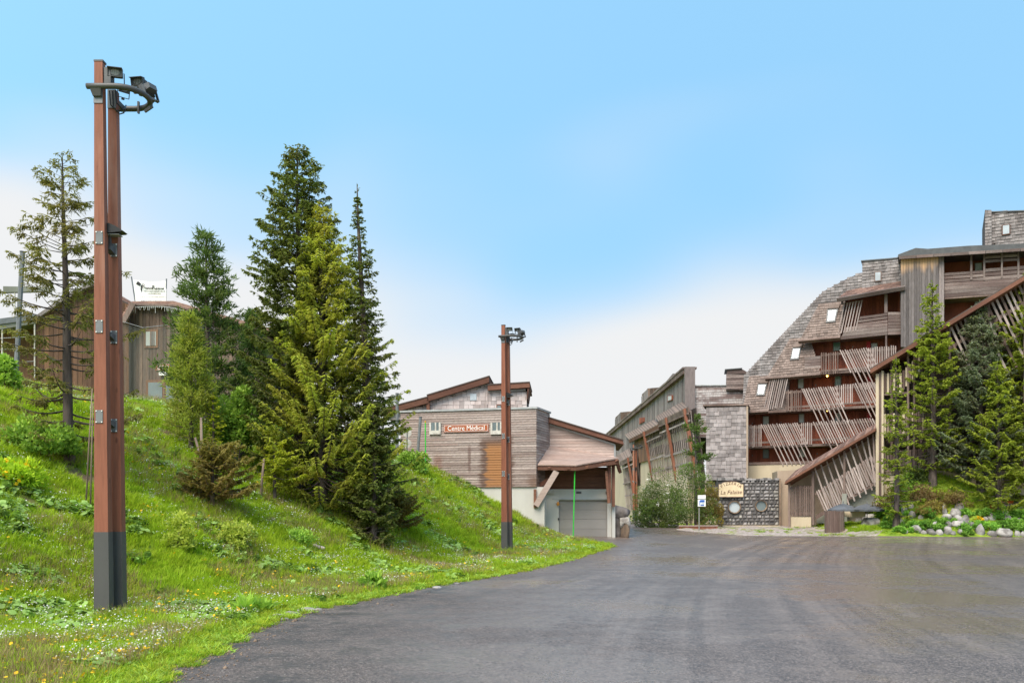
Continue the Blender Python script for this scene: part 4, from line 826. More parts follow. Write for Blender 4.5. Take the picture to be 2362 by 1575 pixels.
def awning(i0, i1, o0, o1, Xo, fas=None):
    Yi = lambda p: 26000 / (p[0] - CX); Yo = lambda p: 2000 * Xo / (p[0] - CX)
    a0, a1, b0, b1 = at(*i0, Yi(i0)), at(*i1, Yi(i1)), at(*o0, Yo(o0)), at(*o1, Yo(o1)); m_ = MB(); k = 26
    for i in range(k):
        p, q = i / k, (i + .86) / k; m_.rv = (i * .5) % 1 * .8 + random.random() * .2; up = Vector((0, 0, .09)); A0, A1, B0, B1 = a0.lerp(a1, p), a0.lerp(a1, q), b0.lerp(b1, p), b0.lerp(b1, q)
        m_.hexa([A0, A1, B1, B0, A0 + up, A1 + up, B1 + up, B0 + up])
    aw = m_.build('awning', M_corr, row); dn = Vector((0, 0, .32)); off = Vector((-.06, 0, 0))
    MB().hexa([b0 - dn, b1 - dn, b1 - dn - off * 2, b0 - dn - off * 2, b0 - dn * .05 + off, b1 - dn * .05 + off, b1 - dn * .05 - off, b0 - dn * .05 - off]).build('fascia', fas or M_red, aw); return b0, b1
b0, b1 = awning((1512, 962), (1574, 928), (1519, 973), (1588, 940), 12.4, M_slatd)
c0, c1 = awning((1441, 1003), (1509, 969), (1451, 1014), (1520, 979), 12.4)
e0, e1 = awning((1421, 1052), (1452, 1034), (1430, 1066), (1458, 1051), 12.2, M_slatd)
def screen(t0, t1, zb, dxi, kx, krail, posts=()):
    """leaning slatted balcony screen hung below an awning edge"""
    base = MB().bar(t0 + Vector((0, 0, -.4)), t1 + Vector((0, 0, -.4)), .12, .08, (-1, 0, 0)).build('slat_screen', M_slatd, row)
    def P(s, f): a_ = t0.lerp(t1, s); return Vector((a_.x + dxi * f, a_.y, a_.z + (zb - a_.z) * f))
    for i in range(kx):
        s = (i + .5) / kx; A_, B_ = P(s, .03), P(s, 1); d_ = B_ - A_; piece('slat', M_slat, base, (A_ + B_) / 2, Vector((0, .15, 0)), Vector((.05, 0, 0)), d_)
    for f in krail: MB().bar(P(0, f) + Vector((-.06, 0, 0)), P(1, f) + Vector((-.06, 0, 0)), .13 if f < .5 else .16, .05, (-1, 0, 0)).build('rail_board', M_slat, base)
    MB().hexa([P(0, .34) + Vector((.12, 0, 0)), P(1, .34) + Vector((.12, 0, 0)), P(1, .34) + Vector((.14, 0, 0)), P(0, .34) + Vector((.14, 0, 0)), P(0, .48) + Vector((.12, 0, 0)), P(1, .48) + Vector((.12, 0, 0)), P(1, .48) + Vector((.14, 0, 0)), P(0, .48) + Vector((.14, 0, 0))]).build('floor_band', M_greyh, base)
    MB().hexa([P(0, .0) + Vector((.5, 0, 0)), P(1, .0) + Vector((.5, 0, 0)), P(1, 1) + Vector((.25, 0, 0)), P(0, 1) + Vector((.25, 0, 0)), P(0, .0) + Vector((.56, 0, 0)), P(1, .0) + Vector((.56, 0, 0)), P(1, 1) + Vector((.31, 0, 0)), P(0, 1) + Vector((.31, 0, 0))]).build('inner_wall', M_back, base)
    for s in posts: A_, B_ = P(s, 0) + Vector((-.12, 0, 0)), P(s, 1.02) + Vector((-.12, 0, 0)); MB().bar(A_, B_, .42, .2, (-1, 0, 0)).build('post', M_lampw, base)
    return P
screen(b0.lerp(b1, 0), b1, 3.6, 1.0, 17, (.16, .5, .66, .84), (.33, .93))
screen(c0.lerp(c1, .58), c1, 4.6, .9, 9, (.2, .55, .8), (.02,))
screen(e0, e1, 2.2, .9, 12, (.15, .45, .7, .9), (.75,))
MB().hexa([c0.lerp(c1, t) + Vector((.5, 0, z)) for z in (-2.6, -.3) for t in (.02, .56)][:2] + [c0.lerp(c1, t) + Vector((.56, 0, -2.6)) for t in (.56, .02)] + [c0.lerp(c1, t) + Vector((.5, 0, -.3)) for t in (.02, .56)] + [c0.lerp(c1, t) + Vector((.56, 0, -.3)) for t in (.56, .02)]).build('loggia_wall', M_orangev, row)

# ------------------------------------------------------------------ chalet up on the bank
fc = Fr((-17.5, 40.6, 0), (-11.6, 40, 0)); ch = thing('hillside_chalet', 'old brown vertical-board chalet with banner on its roof above the grass bank', 'building', (-16, 42, 6.5))
hc = fc.hp; gb = [(282, 975), (610, 975), (610, 770), (560, 742), (400, 703), (306, 700), (282, 738)]
MB().prism(fc, hc(gb, 0), -7, -.04).build('wall', M_back, ch); boards_v(fc, hc([(282, 975), (610, 975), (610, 765), (400, 706), (306, 703), (282, 740)], 0), .17, -.04, .02, M_brownv, ch, 'board_cladding', joined=True)
rf = MB().prism(fc, hc([(302, 699), (400, 702), (620, 764), (620, 756), (400, 694), (304, 695)], .35), -7.5, .35).build('roof', M_tile, ch); MB().prism(fc, hc([(304, 703.5), (400, 706), (620, 768), (620, 764), (400, 702), (304, 699)], .4), .2, .4).build('fascia', M_slatd, rf)
fl = Fr((-22.2, 38.8, 0), (-17.2, 40.4, 0)); lw = [(80, 960), (300, 960), (300, 700), (215, 660), (150, 690), (80, 742)]
MB().prism(fl, fl.hp(lw, 0), -6, -.04).build('wall', M_back, ch); boards_v(fl, fl.hp([(80, 960), (298, 960), (298, 704), (215, 664), (150, 694), (80, 744)], 0), .2, -.04, .02, M_orangev, ch, 'board_cladding', joined=True)
MB().prism(fl, fl.hp([(75, 742), (150, 690), (215, 656), (215, 648), (145, 684), (72, 735)], .3), -6, .3).build('roof_edge', M_greyv, ch)
f2 = Fr(at(286, 742, 39.9), at(306, 703, 40.3), at(240, 715, 41.5)); b = MB()
for i in range(9):
    p, q = i / 9, (i + .93) / 9; a0, a1 = at(284, 742, 39.8), at(308, 699, 39.9); e0_, e1_ = at(222, 716, 42), at(262, 672, 42.4); b.rv = random.random(); up = Vector((0, 0, .07))
    A0, A1, B0, B1 = a0.lerp(a1, p), a0.lerp(a1, q), e0_.lerp(e1_, p), e0_.lerp(e1_, q); b.hexa([A0, A1, B1, B0, A0 + up * 1.5, A1 + up * .3, B1 + up * .3, B0 + up * 1.5])
b.build('side_roof', M_tile, ch)
MB().bar(at(284, 744, 39.75), at(308, 700, 39.85), .22, .1).build('barge_board', M_slatd, ch)
def cwin(x0, y0, x1, y1, mat, n=.02, frm=M_orangev, t=5, name='window', cross=False):
    q0, q1 = fc.h(x0, y1, n), fc.h(x1, y0, n); e = t / F * 40; o = MB().fbox(fc, q0[0] - e, q1[0] + e, q0[1] - e, q1[1] + e, n, n + .06).build(name, frm, ch); MB().fbox(fc, q0[0], q1[0], q0[1], q1[1], n + .061, n + .075).build('pane', mat, o)
    if cross:
        c_ = (q0[0] + q1[0]) / 2; MB().fbox(fc, c_ - .02, c_ + .02, q0[1], q1[1], n + .076, n + .09).build('muntin', frm, o)
        for j in range(4): uu = c_ + (q1[0] - c_) * (j + .6) / 4.5; MB().fbox(fc, uu - .012, uu + .012, q0[1], q1[1], n + .077, n + .095).build('bar', M_slatd, o)
cwin(338, 765, 361, 798, M_glassp, cross=True); cwin(292, 762, 301, 828, M_orangev, frm=M_slatd, t=1.5, name='shutter_door')
cwin(344, 882, 376, 928, M_glassd, frm=M_orangev, t=6, name='door'); cwin(385, 886, 402, 928, M_glassd, frm=M_orangev, t=5, name='door')
q0, q1 = fc.h(371, 867), fc.h(387, 859); MB().fbox(fc, q0[0], q1[0], q0[1], q1[1], .021, .18).build('wall_light', M_letter, ch)
sg = thing('door_sign', 'small red sign reading Médecine du Travail on the chalet wall', 'sign', fc.W(*fc.h(377, 855), .03)); q0, q1 = fc.h(360, 855), fc.h(394, 839); MB().fbox(fc, q0[0], q1[0], q0[1], q1[1], .025, .06).build('board', M_signr, sg)
MB().fbox(fc, q0[0] + .015, q1[0] - .015, q0[1] + .012, q0[1] + .024, .061, .066).build('border', M_letter, sg); MB().fbox(fc, q0[0] + .015, q1[0] - .015, q1[1] - .024, q1[1] - .012, .061, .066).build('border', M_letter, sg)
text('lettering', 'Médecine', fc, ((q0[0] + q1[0]) / 2, q1[1] - .1), .062, .155, M_letter, sg, ext=.004); text('lettering', 'du Travail', fc, ((q0[0] + q1[0]) / 2, q0[1] + .095), .062, .15, M_letter, sg, ext=.004)
# left gallery with white tubes
gl = Fr((-23.5, 38.2, 0), (-22.2, 38.8, 0)); MB().prism(gl, gl.hp([(-60, 900), (82, 900), (82, 748), (-60, 768)], -.8), -3, -.8).build('gallery_wall', M_orangev, ch)
MB().prism(gl, gl.hp([(-60, 742), (84, 724), (84, 736), (-60, 756)], .3), -3, .3).build('gallery_roof', M_galv, ch); MB().prism(gl, gl.hp([(-60, 757), (84, 737), (84, 745), (-60, 770)], .25), -2.5, .25).build('gallery_fascia', M_conc, ch)
for x, ya, yb in ((5, 745, 872), (80, 740, 872), (34, 665, 735)): a_, c_ = gl.W(*gl.h(x, yb, .2), .2), gl.W(*gl.h(x, ya, .2), .2); MB().tube([a_, c_], .032, 6).build('gallery_post', M_whitep, ch)
for ya, yb in ((780, 776), (838, 833), (806, 803)): MB().tube([gl.W(*gl.h(-50, ya + 3, .2), .2), gl.W(*gl.h(82, yb, .2), .2)], .02, 6).build('gallery_rail', M_galv, ch)
MB().prism(gl, gl.hp([(8, 676), (120, 673), (120, 664), (8, 662)], .1), 0, .25).build('signboard_frame', M_conc, ch)
q0, q1 = gl.h(8, 866, .3), gl.h(15, 848, .3); bs = thing('blue_notice', 'small blue notice panel by the chalet gallery posts', 'sign', gl.W(q0[0], q0[1] - .8, .3)); MB().fbox(gl, q0[0], q1[0], q0[1], q1[1], .3, .34).build('panel', M_blue, bs); MB().tube([gl.W((q0[0] + q1[0]) / 2, q0[1] - 1.2, .32), gl.W((q0[0] + q1[0]) / 2, q0[1], .32)], .02, 6).build('post', M_galv, bs)
# icicle lights under the chalet eave
il = thing('icicle_lights', 'string of small white icicle lights along the chalet eave', 'light string', fc.W(*fc.h(350, 706, .45), .45)); cord = MB(); drops = MB()
pth = [(284, 748), (296, 728), (306, 708), (340, 707), (375, 707), (402, 710), (430, 718)]
for i in range(len(pth) - 1): cord.tube([fc.W(*fc.h(*pth[i], .45), .45), fc.W(*fc.h(*pth[i + 1], .45), .45)], .008, 4)
for i in range(46):
    t = i / 46 * (len(pth) - 1); k = int(t); x = pth[k][0] + (pth[k + 1][0] - pth[k][0]) * (t - k); y = pth[k][1] + (pth[k + 1][1] - pth[k][1]) * (t - k); ln = random.uniform(2, 16)
    drops.bar(fc.W(*fc.h(x, y, .46), .46), fc.W(*fc.h(x + random.uniform(-2, 2), y + ln, .46), .46), .009, .009)
cord.build('cord', M_letter, il); drops.build('drops', M_letter, il)
# roof banner
bn = thing('roof_banner', 'white advertising banner with black logo stretched between poles on chalet roof', 'banner', fc.W(*fc.h(345, 699, 0), 0)); n = 15; k = 11; Vb = []; q = [(313, 700), (383, 702), (384, 648), (308, 645)]
def bpt(s, t, o=0):
    x = (q[0][0] + (q[1][0] - q[0][0]) * s) * (1 - t) + (q[3][0] + (q[2][0] - q[3][0]) * s) * t; y = (q[0][1] + (q[1][1] - q[0][1]) * s) * (1 - t) + (q[3][1] + (q[2][1] - q[3][1]) * s) * t + 5 * math.sin(math.pi * s) * t * .6
    nn = .05 * math.sin(s * 7 + t * 3) + o; return fc.W(*fc.h(x, y, nn), nn)
b = MB(); b.add([bpt(i / n, j / k) for j in range(k + 1) for i in range(n + 1)] + [bpt(i / n, j / k, -.015) for j in range(k + 1) for i in range(n + 1)], [(j * (n + 1) + i, j * (n + 1) + i + 1, (j + 1) * (n + 1) + i + 1, (j + 1) * (n + 1) + i) for j in range(k) for i in range(n)] + [((k + 1) * (n + 1) + j * (n + 1) + i, (k + 1) * (n + 1) + (j + 1) * (n + 1) + i, (k + 1) * (n + 1) + (j + 1) * (n + 1) + i + 1, (k + 1) * (n + 1) + j * (n + 1) + i + 1) for j in range(k) for i in range(n)]); b.build('sheet', M_letter, bn, smooth=True)
for xa, ya, xb, yb in ((313, 702, 303, 638), (382, 704, 384, 643)): MB().tube([fc.W(*fc.h(xa, ya, 0), 0), fc.W(*fc.h(xb, yb, 0), 0)], .03, 6).build('pole', M_galv, bn)
lg = MB(); P4 = lambda l: lg.add([bpt(s, t, .02) for s, t in l] + [bpt(s, t, .03) for s, t in l], [tuple(range(len(l), 2 * len(l))), tuple(range(len(l)))[::-1]] + [(i, (i + 1) % len(l), len(l) + (i + 1) % len(l), len(l) + i) for i in range(len(l))])
P4([(.06, .84), (.13, .97), (.22, .88), (.17, .77)]); P4([(.19, .62), (.21, .80), (.245, .83), (.235, .60), (.22, .48)]); lg.build('logo', M_inkb, bn)
for ch_, s, t, sz in (('R', .31, .76, .3), ('R', .60, .74, .26)):
    p_ = bpt(s, t, .025); text('letter', ch_, fc, ((p_ - fc.O).dot(fc.U), p_.z), .03, sz, M_inkb, bn, ext=.004)
for s0, s1, t0_, t1_, m_ in ((.35, .55, .67, .73, M_inkb), (.64, .92, .66, .72, M_inkb), (.28, .95, .56, .595, M_inkg), (.40, .80, .46, .49, M_inkg), (.12, .95, .33, .36, M_letter), (.18, .85, .12, .15, M_inkg)):
    lg = MB(); u = s0
    while u < s1: e = random.uniform(.012, .035); P4([(u, t0_), (u + e, t0_), (u + e, t1_ + random.uniform(-.01, .015)), (u, t1_)]); u += e + random.uniform(.008, .02)
    lg.build('print_line', m_, bn)

# ------------------------------------------------------------------ lamp posts
def floodlight(par, c, yaw, tilt, s=1.):
    """housing with visor, lens and yoke; local coordinates of the lamp"""
    R_ = Matrix.Rotation(yaw, 3, 'Z') @ Matrix.Rotation(tilt, 3, 'X'); T = lambda x, y, z: Vector(c) + R_ @ Vector((x * s, y * s, z * s)); bx = lambda a, b_: MB().hexa([T(*p) for p in ((a[0], a[1], a[2]), (b_[0], a[1], a[2]), (b_[0], b_[1], a[2]), (a[0], b_[1], a[2]), (a[0], a[1], b_[2]), (b_[0], a[1], b_[2]), (b_[0], b_[1], b_[2]), (a[0], b_[1], b_[2]))])
    h = MB(); pf = [(-.12, -.07), (.12, -.07), (.12, .07), (-.12, .07)]; pb = [(-.09, -.05), (.09, -.05), (.09, .055), (-.09, .055)]
    h.hexa([T(x, -.09, z) for x, z in pf] + [T(x, .10, z) for x, z in pb]); o = h.build('floodlight', M_dsteel, par)
    for a, b_ in (((-.135, -.16, .066), (.135, -.02, .078)), ((-.135, -.11, -.08), (-.122, -.02, .066)), ((.122, -.11, -.08), (.135, -.02, .066)), ((-.135, -.11, -.085), (.135, -.02, -.0705))): bx(a, b_).build('visor', M_steel, o)
    l = MB(); l.add([T(.085 * math.cos(t), -.092, .055 * math.sin(t)) for t in np.linspace(0, 2 * math.pi, 14, endpoint=False)], [tuple(range(14))]); l.build('lens', M_lens, o)
    for i in range(5): bx((-.07 + i * .035 - .003, -.1, -.05), (-.07 + i * .035 + .003, -.093, .05)).build('lens_rib', M_steel, o)
    for sx in (-1, 1): bx((sx * .15 - .006, -.02, -.2), (sx * .15 + .006, .03, .02)).build('yoke', M_dsteel, o)
    bx((-.15, -.02, -.21), (.15, .03, -.197)).build('yoke', M_dsteel, o); bx((-.03, -.04, -.26), (.03, .05, -.211)).build('clamp', M_dsteel, o)
    return o
def make_lamp():
    r = thing('street_lamp', 'x', 'street lamp')
    def post(x, y, zt_, name='post'):
        def sec(z): f_ = z / 9.; return .245 - .11 * f_, .165 - .055 * f_
        def pr(z0, z1, e, nm, mat, par=r):
            (wa, da), (wb, db) = sec(z0), sec(z1); return MB().hexa([(x - e, y - e, z0), (x + wa + e, y - e, z0), (x + wa + e, y + da + e, z0), (x - e, y + da + e, z0), (x - e, y - e, z1), (x + wb + e, y - e, z1), (x + wb + e, y + db + e, z1), (x - e, y + db + e, z1)]).build(nm, mat, par)
        p = pr(1.30, zt_, 0, name, M_lampw); pr(-.3, 1.30, .004, 'steel_sleeve', M_steel); return p, sec
    pL, sec = post(0, 0, 9.0); pR, _ = post(.085, .30, 8.66)
    bo = MB().box((-.011, -.006, -.011), (.011, 0, .011))
    def plate(x, y, z, w_, h_, par):
        o = MB().box((x, y - .012, z), (x + w_, y - .0005, z + h_)).build('plate', M_galv, par)
        for a in (.012, w_ - .012):
            for c_ in (.015, h_ - .015): piece('bolt', M_letter, o, (x + a, y - .016, z + c_), (.018, 0, 0), (0, .009, 0), (0, 0, .018))
    for z in (6.0, 4.55, 3.08): plate(.03, 0, z, .115, .21, pL); plate(.135, .30, z - .12, .11, .22, pR)
    for z in (5.98, 4.55, 3.1): MB().hexa([(.10, .15, z - .02), (.20, .15, z - .02), (.22, .29, z - .07), (.12, .29, z - .07), (.10, .15, z + .05), (.20, .15, z + .05), (.22, .29, z + .03), (.12, .29, z + .03)]).build('spacer_bracket', M_dsteel, r)
    MB().box((-.006, -.006, 8.985), (.147, .122, 9.012)).build('post_cap', M_steel, r); MB().box((-.004, -.012, 8.3), (.142, -.0005, 8.5)).build('plate', M_galv, pL); MB().box((.083, .288, 8.36), (.226, .2995, 8.665)).build('plate', M_galv, pR)
    zr_ = 8.55; pts = [(-.09, -.06, zr_), (.1, -.06, zr_), (.3, -.06, zr_)] + [(.35 + .395 * math.sin(a), .335 - .395 * math.cos(a), zr_) for a in np.linspace(.1, math.pi, 15)] + [(.2, .73, zr_), (.06, .73, zr_)]
    MB().tube(pts, .047, 10).build('ring_tube', M_steel, r, smooth=True)
    MB().hexa([(.0, -.05, 8.40), (.13, -.05, 8.40), (.13, 0, 8.40), (0, 0, 8.40), (-.04, -.09, 8.53), (.15, -.09, 8.53), (.15, -.02, 8.53), (-.04, -.02, 8.53)]).build('ring_bracket', M_steel, r); MB().box((.12, .41, 8.49), (.2, .72, 8.57)).build('ring_bracket', M_steel, r)
    floodlight(r, (.30, .12, 8.84), .25, .12, .85); floodlight(r, (.36, .28, 8.66), .7, .3, .62); floodlight(r, (.52, .52, 8.90), -.15, .25, .82); floodlight(r, (.70, .48, 8.76), -2.0, .35, .92)
    MB().box((.15, .02, 8.62), (.26, .16, 8.90)).build('ballast_box', M_dsteel, r); MB().bar((.46, .62, 8.42), (.46, .62, 8.62), .03, .04).build('ring_bracket', M_dsteel, r); MB().bar((.62, .5, 8.40), (.78, .42, 8.45), .05, .03).build('ring_bracket', M_dsteel, r)
    for dx, dz in ((0, 0), (.05, -.05), (.1, .03)): MB().tube([(.16 + dx, .2, 8.6), (.17 + dx, .22, 8.38 + dz), (.24 + dx, .28, 8.3 + dz), (.30 + dx * .5, .36, 8.36 + dz), (.30, .5, 8.5)], .012, 5).build('cable', M_black, r)
    # wedge luminaire for the road
    w_ = MB(); pr_ = [(.06, .10), (.10, .145), (.2, .155), (.32, .10), (.43, .03), (.40, .015), (.06, -.02)]; y0, y1 = .08, .27; w_.add([(x, y0, 6.22 + z) for x, z in pr_] + [(x, y1, 6.22 + z) for x, z in pr_], [tuple(range(7)), tuple(range(7, 14))[::-1]] + [(i, (i + 1) % 7, 7 + (i + 1) % 7, 7 + i) for i in range(7)]); lu = w_.build('luminaire', M_black, r)
    MB().box((.14, .10, 6.192), (.36, .25, 6.2)).build('diffuser', M_lens, lu); MB().bar((.15, .2, 6.2), (.15, .24, 6.0), .05, .05).build('luminaire_arm', M_dsteel, lu)
    return r
def copy_tree(o, parent=None):
    c = o.copy(); COL.objects.link(c); c.parent = parent
    for k_ in list(o.children): copy_tree(k_, c)
    return c
lamp = make_lamp(); lamp['label'] = 'tall twin-timber lamp post standing in the meadow beside the thin spruce'; lamp['group'] = 'twin timber lamp posts'
lp2 = copy_tree(lamp); lp2['label'] = 'twin-timber lamp post standing in front of the medical centre sign wall'
lp3 = copy_tree(lamp); lp3['label'] = 'distant twin-timber lamp post by the street behind the boulder pile'
lamp.location = (-6.83, 14.17, .12)
lp2.location = (-.42, 33.96, float(gz(-.4, 33.96)) - .04); lp2.rotation_euler.z = -.30
lp3.location = (11.0, 79, float(groad(79))); lp3.rotation_euler.z = -.65; lp3.scale = (.95, .95, .78)

# ------------------------------------------------------------------ boulders by the garage
def rock_mesh(seed, sub=2, flat=.75, rough=.22):
    rn = random.Random(seed); bm = bmesh.new(); bmesh.ops.create_icosphere(bm, subdivisions=sub, radius=.5); pl = [(Vector((rn.gauss(0, 1), rn.gauss(0, 1), rn.gauss(0, .8))).normalized(), rn.uniform(.28, .44)) for _ in range(9)]
    ph = [rn.uniform(0, 6) for _ in range(6)]
    for v in bm.verts:
        c_ = v.co.copy(); c_ *= 1 + rough * (math.sin(c_.x * 7 + ph[0]) * math.sin(c_.y * 6 + ph[1]) + .5 * math.sin(c_.z * 11 + ph[2]) * math.sin(c_.x * 12 + ph[3]))
        for nn, d in pl:
            e = c_.dot(nn) - d
            if e > 0: c_ -= nn * e * .9
        v.co = c_
    me = bpy.data.meshes.new('rock'); bm.to_mesh(me); bm.free(); return me
def boulder(name, label, cx, cy, Y, w_, h_, d_, mat, seed, rz=0, group=None):
    me = rock_mesh(seed, 3, rough=.3); me.materials.append(mat); o = bpy.data.objects.new(name, me); COL.objects.link(o); o.location = at(cx, cy, Y); o.scale = (w_ * 1.4, d_ * 1.4, h_ * 1.35); o.rotation_euler = (0, 0, rz); me.polygons.foreach_set('use_smooth', [True] * len(me.polygons))
    return tag(o, label, 'boulder', group)
boulder('boulder', 'upright dark grey boulder leaning against the garage pier', 1427, 1221, 46.7, .55, 1.35, .8, M_rockd, 3)
boulder('boulder', 'tall brown upright stone below the boulder pile beside the street', 1442, 1229, 46.2, .46, 1.05, .6, M_rockb, 11)
boulder('boulder', 'rounded grey boulder wedged in the middle of the boulder pile', 1442, 1202, 46.25, .56, .52, .6, M_rock, 5)
boulder('boulder', 'dark slanting boulder topping the boulder pile beside the garage', 1432, 1183, 46.5, .78, .72, .7, M_rockd, 8, .2)

# ------------------------------------------------------------------ street furniture and small things
# info sign
ip = at(1613, 1222, 51.5); ip.z = float(gz(ip.x, ip.y)); si = thing('information_sign', 'small white and blue information sign on a thin green post before the shrubs', 'sign', ip); fi = Fr((ip.x - 1, ip.y, 0), (ip.x + 1, ip.y, 0)); gu_ = lambda x, y: fi.h(x, y, 0)
MB().tube([ip + Vector((0, .05, -.2)), Vector((ip.x, ip.y + .05, gu_(1613, 1170)[1]))], .035, 8).build('post', M_conc, si)
for y0, y1, nm in ((1150, 1141.5, 'upper_panel'), (1167.5, 1151.5, 'lower_panel')): a_, c_ = gu_(1611 - 1.5, y0), gu_(1627.5, y1); MB().fbox(fi, a_[0], c_[0], a_[1], c_[1], 0, .03).build(nm, M_letter, si)
a_, c_ = gu_(1615, 1158), gu_(1625, 1152.5); MB().fbox(fi, a_[0], c_[0], a_[1], c_[1], .031, .036).build('blue_field', M_blue, si); a_, c_ = gu_(1613, 1165.5), gu_(1615, 1154); MB().fbox(fi, a_[0], c_[0], a_[1], c_[1], .031, .036).build('blue_stripe', M_blue, si); a_, c_ = gu_(1616, 1166), gu_(1624, 1163.5); MB().fbox(fi, a_[0], c_[0], a_[1], c_[1], .031, .036).build('blue_stripe', M_blue, si); a_, c_ = gu_(1617, 1163), gu_(1624, 1159); MB().fbox(fi, a_[0], c_[0], a_[1], c_[1], .031, .036).build('pale_field', M_glass, si)
# timber edging
te = thing('timber_planter', 'low timber planter of upright brown boards in front of the shrubs', 'planter', at(1610, 1222, 53)); Yt = 53.2; fe = Fr(at(1567, 1210, Yt), at(1655, 1210, Yt)); q0, q1 = fe.h(1567, 1226), fe.h(1655, 1212); k = 22
MB().fbox(fe, q0[0], q1[0], q0[1] - .2, q1[1] - .05, -.9, -.06).build('soil_box', M_stakew, te)
for i in range(k): fpiece(fe, 'board', M_lampw, te, q0[0] + (q1[0] - q0[0]) * i / k + .006, q0[0] + (q1[0] - q0[0]) * (i + 1) / k - .006, q0[1] - .25, q1[1] - .04, -.055, -.01 + random.uniform(-.008, .008))
MB().fbox(fe, q0[0] - .03, q1[0] + .03, q1[1] - .035, q1[1] + .03, -.12, .03).build('cap_board', M_plank_l, te)
# stave screen and parasols
sv = thing('stave_planter', 'round planter of upright dark timber staves under the grey parasol', 'planter', at(1924, 1208, 50)); c_ = at(1924, 1208, 50.3); c_.z = float(gz(c_.x, c_.y)); zt_ = at(1924, 1178, 50).z
for i in range(16):
    a = math.pi * (i + .5) / 16 + math.pi; rr = .54; px_, py_ = c_.x + rr * math.cos(a), c_.y + rr * math.sin(a); piece('stave', M_slatd, sv, (px_, py_, (c_.z - .1 + zt_) / 2), Vector((-math.sin(a), math.cos(a), 0)) * .1, Vector((math.cos(a), math.sin(a), 0)) * .04, (0, 0, zt_ - c_.z + .1 + random.uniform(-.06, .05)))
MB().tube([(c_.x, c_.y, c_.z), (c_.x, c_.y, zt_ - .1)], .5, 16).build('soil', M_stakew, sv)
for i, (cx2, hw2, Yp, lb) in enumerate(((1945, 34, 50.8, 'low grey parasol above the stave planter'), (2000, 38, 51.3, 'low grey parasol between the stave planter and the rockery spruce'))):
    p_ = at(cx2, 1175, Yp); zb_ = p_.z; g_ = float(gz(p_.x, p_.y)); um = thing('parasol', lb, 'parasol', (p_.x, p_.y, g_), 'grey parasols'); r_ = hw2 / F * Yp; kk = 8; b = MB()
    apex = Vector((p_.x, p_.y, zb_ + .36))
    for j in range(kk):
        a0, a1 = 2 * math.pi * (j + .5) / kk, 2 * math.pi * (j + 1.5) / kk; A_, B_ = Vector((p_.x + r_ * math.cos(a0), p_.y + r_ * math.sin(a0), zb_)), Vector((p_.x + r_ * math.cos(a1), p_.y + r_ * math.sin(a1), zb_)); Mm = (A_ + B_) / 2; m1, m2 = A_.lerp(apex, .5) + Vector((0, 0, .05)), B_.lerp(apex, .5) + Vector((0, 0, .05)); dn = Vector((0, 0, -.1))
        b.add([A_, B_, m2, m1, apex, A_ + dn, B_ + dn], [(0, 1, 2, 3), (3, 2, 4), (5, 6, 1, 0)])
    b.build('canopy', M_tarp, um); MB().tube([(p_.x, p_.y, g_ - .1), (p_.x, p_.y, zb_ + .5)], .03, 8).build('pole', M_galv, um)
MB().prism(fS, hs([(1930, 1192), (1995, 1192), (1995, 1172), (1930, 1172)], 1.6), 1.2, 1.6).build('low_wall', M_cream, st)
# snow stakes
def stake(px, y0, y1, Y, lb, lean=0):
    a_, c2 = at(px, y0, Y), at(px + lean, y1, Y); g_ = float(gz(a_.x, a_.y)); a_.z = min(a_.z, g_ - .1); o = thing('snow_stake', lb, 'stake', (a_.x, a_.y, g_), 'green snow stakes'); MB().tube([a_, a_.lerp(c2, .5), c2], .032, 6).build('rod', M_green, o); MB().tube([c2 - Vector((0, 0, .001)), c2 + Vector((0, 0, .1))], .033, 6).build('tip', L_pety, o)
stake(1322, 1240, 1080, 44.6, 'bright green snow stake in front of the garage door', 4); stake(982, 1085, 975, 43.5, 'bright green snow stake standing by the plank wall on the bank', -1)
# metal posts on the bank
def mpost(px0, y0, px1, y1, Y, r_, lb, name='metal_post'):
    a_, c2 = at(px0, y0, Y), at(px1, y1, Y); g_ = float(gz(a_.x, a_.y)); d_ = (c2 - a_).normalized(); a_ = a_ - d_ * max(0, a_.z - g_ + .2) ; o = thing(name, lb, 'post', (a_.x, a_.y, g_), 'grey metal posts on the bank'); MB().tube([a_, c2], r_, 8).build('tube', M_galv, o); MB().tube([c2, c2 + d_ * .03], r_ * 1.15, 8).build('cap', M_steel, o)
mpost(36, 884, 52, 582, 31, .085, 'leaning thick grey metal post before the chalet gallery'); mpost(470, 930, 471, 718, 33, .075, 'grey metal post rising behind the light green pine'); mpost(916, 1052, 916, 908, 43.5, .08, 'tall grey metal post by the corner of the plank wall'); mpost(963, 1050, 970, 962, 43.8, .075, 'leaning grey metal post beside the green stake')
# road signs seen from behind
p_ = at(939, 1045, 44.2); g_ = float(gz(p_.x, p_.y)); rs = thing('road_sign', 'two round pale road signs seen from behind on one thin post', 'road sign', (p_.x, p_.y, g_)); MB().tube([(p_.x, p_.y, g_ - .2), (p_.x, p_.y, at(939, 985, 44.2).z)], .028, 8).build('post', M_galv, rs)
for y in (998, 1022): c2 = at(939, y, 44.17); MB().tube([c2 + Vector((0, .03, 0)), c2 + Vector((0, .055, 0))], .225, 20).build('disc', M_whitep, rs)
# red marker
p_ = gp(1240, 1207); rm = thing('red_marker', 'small red crumpled marker by the foot of the white wall', 'marker', p_); b = MB()
for i in range(7): a = i * .9; b.add([p_ + Vector((.15 * math.cos(a + k_) * (1 - .2 * (i % 3)), .12 * math.sin(a + k_), .05 + .25 * ((i * 7 + j_) % 5) / 5)) for j_, k_ in enumerate((0, .8, 1.7))], [(0, 1, 2)])
b.build('cloth', M_redp, rm); MB().tube([p_ - Vector((0, 0, .2)), p_ + Vector((.02, 0, .75))], .012, 5).build('stick', M_slatd, rm)
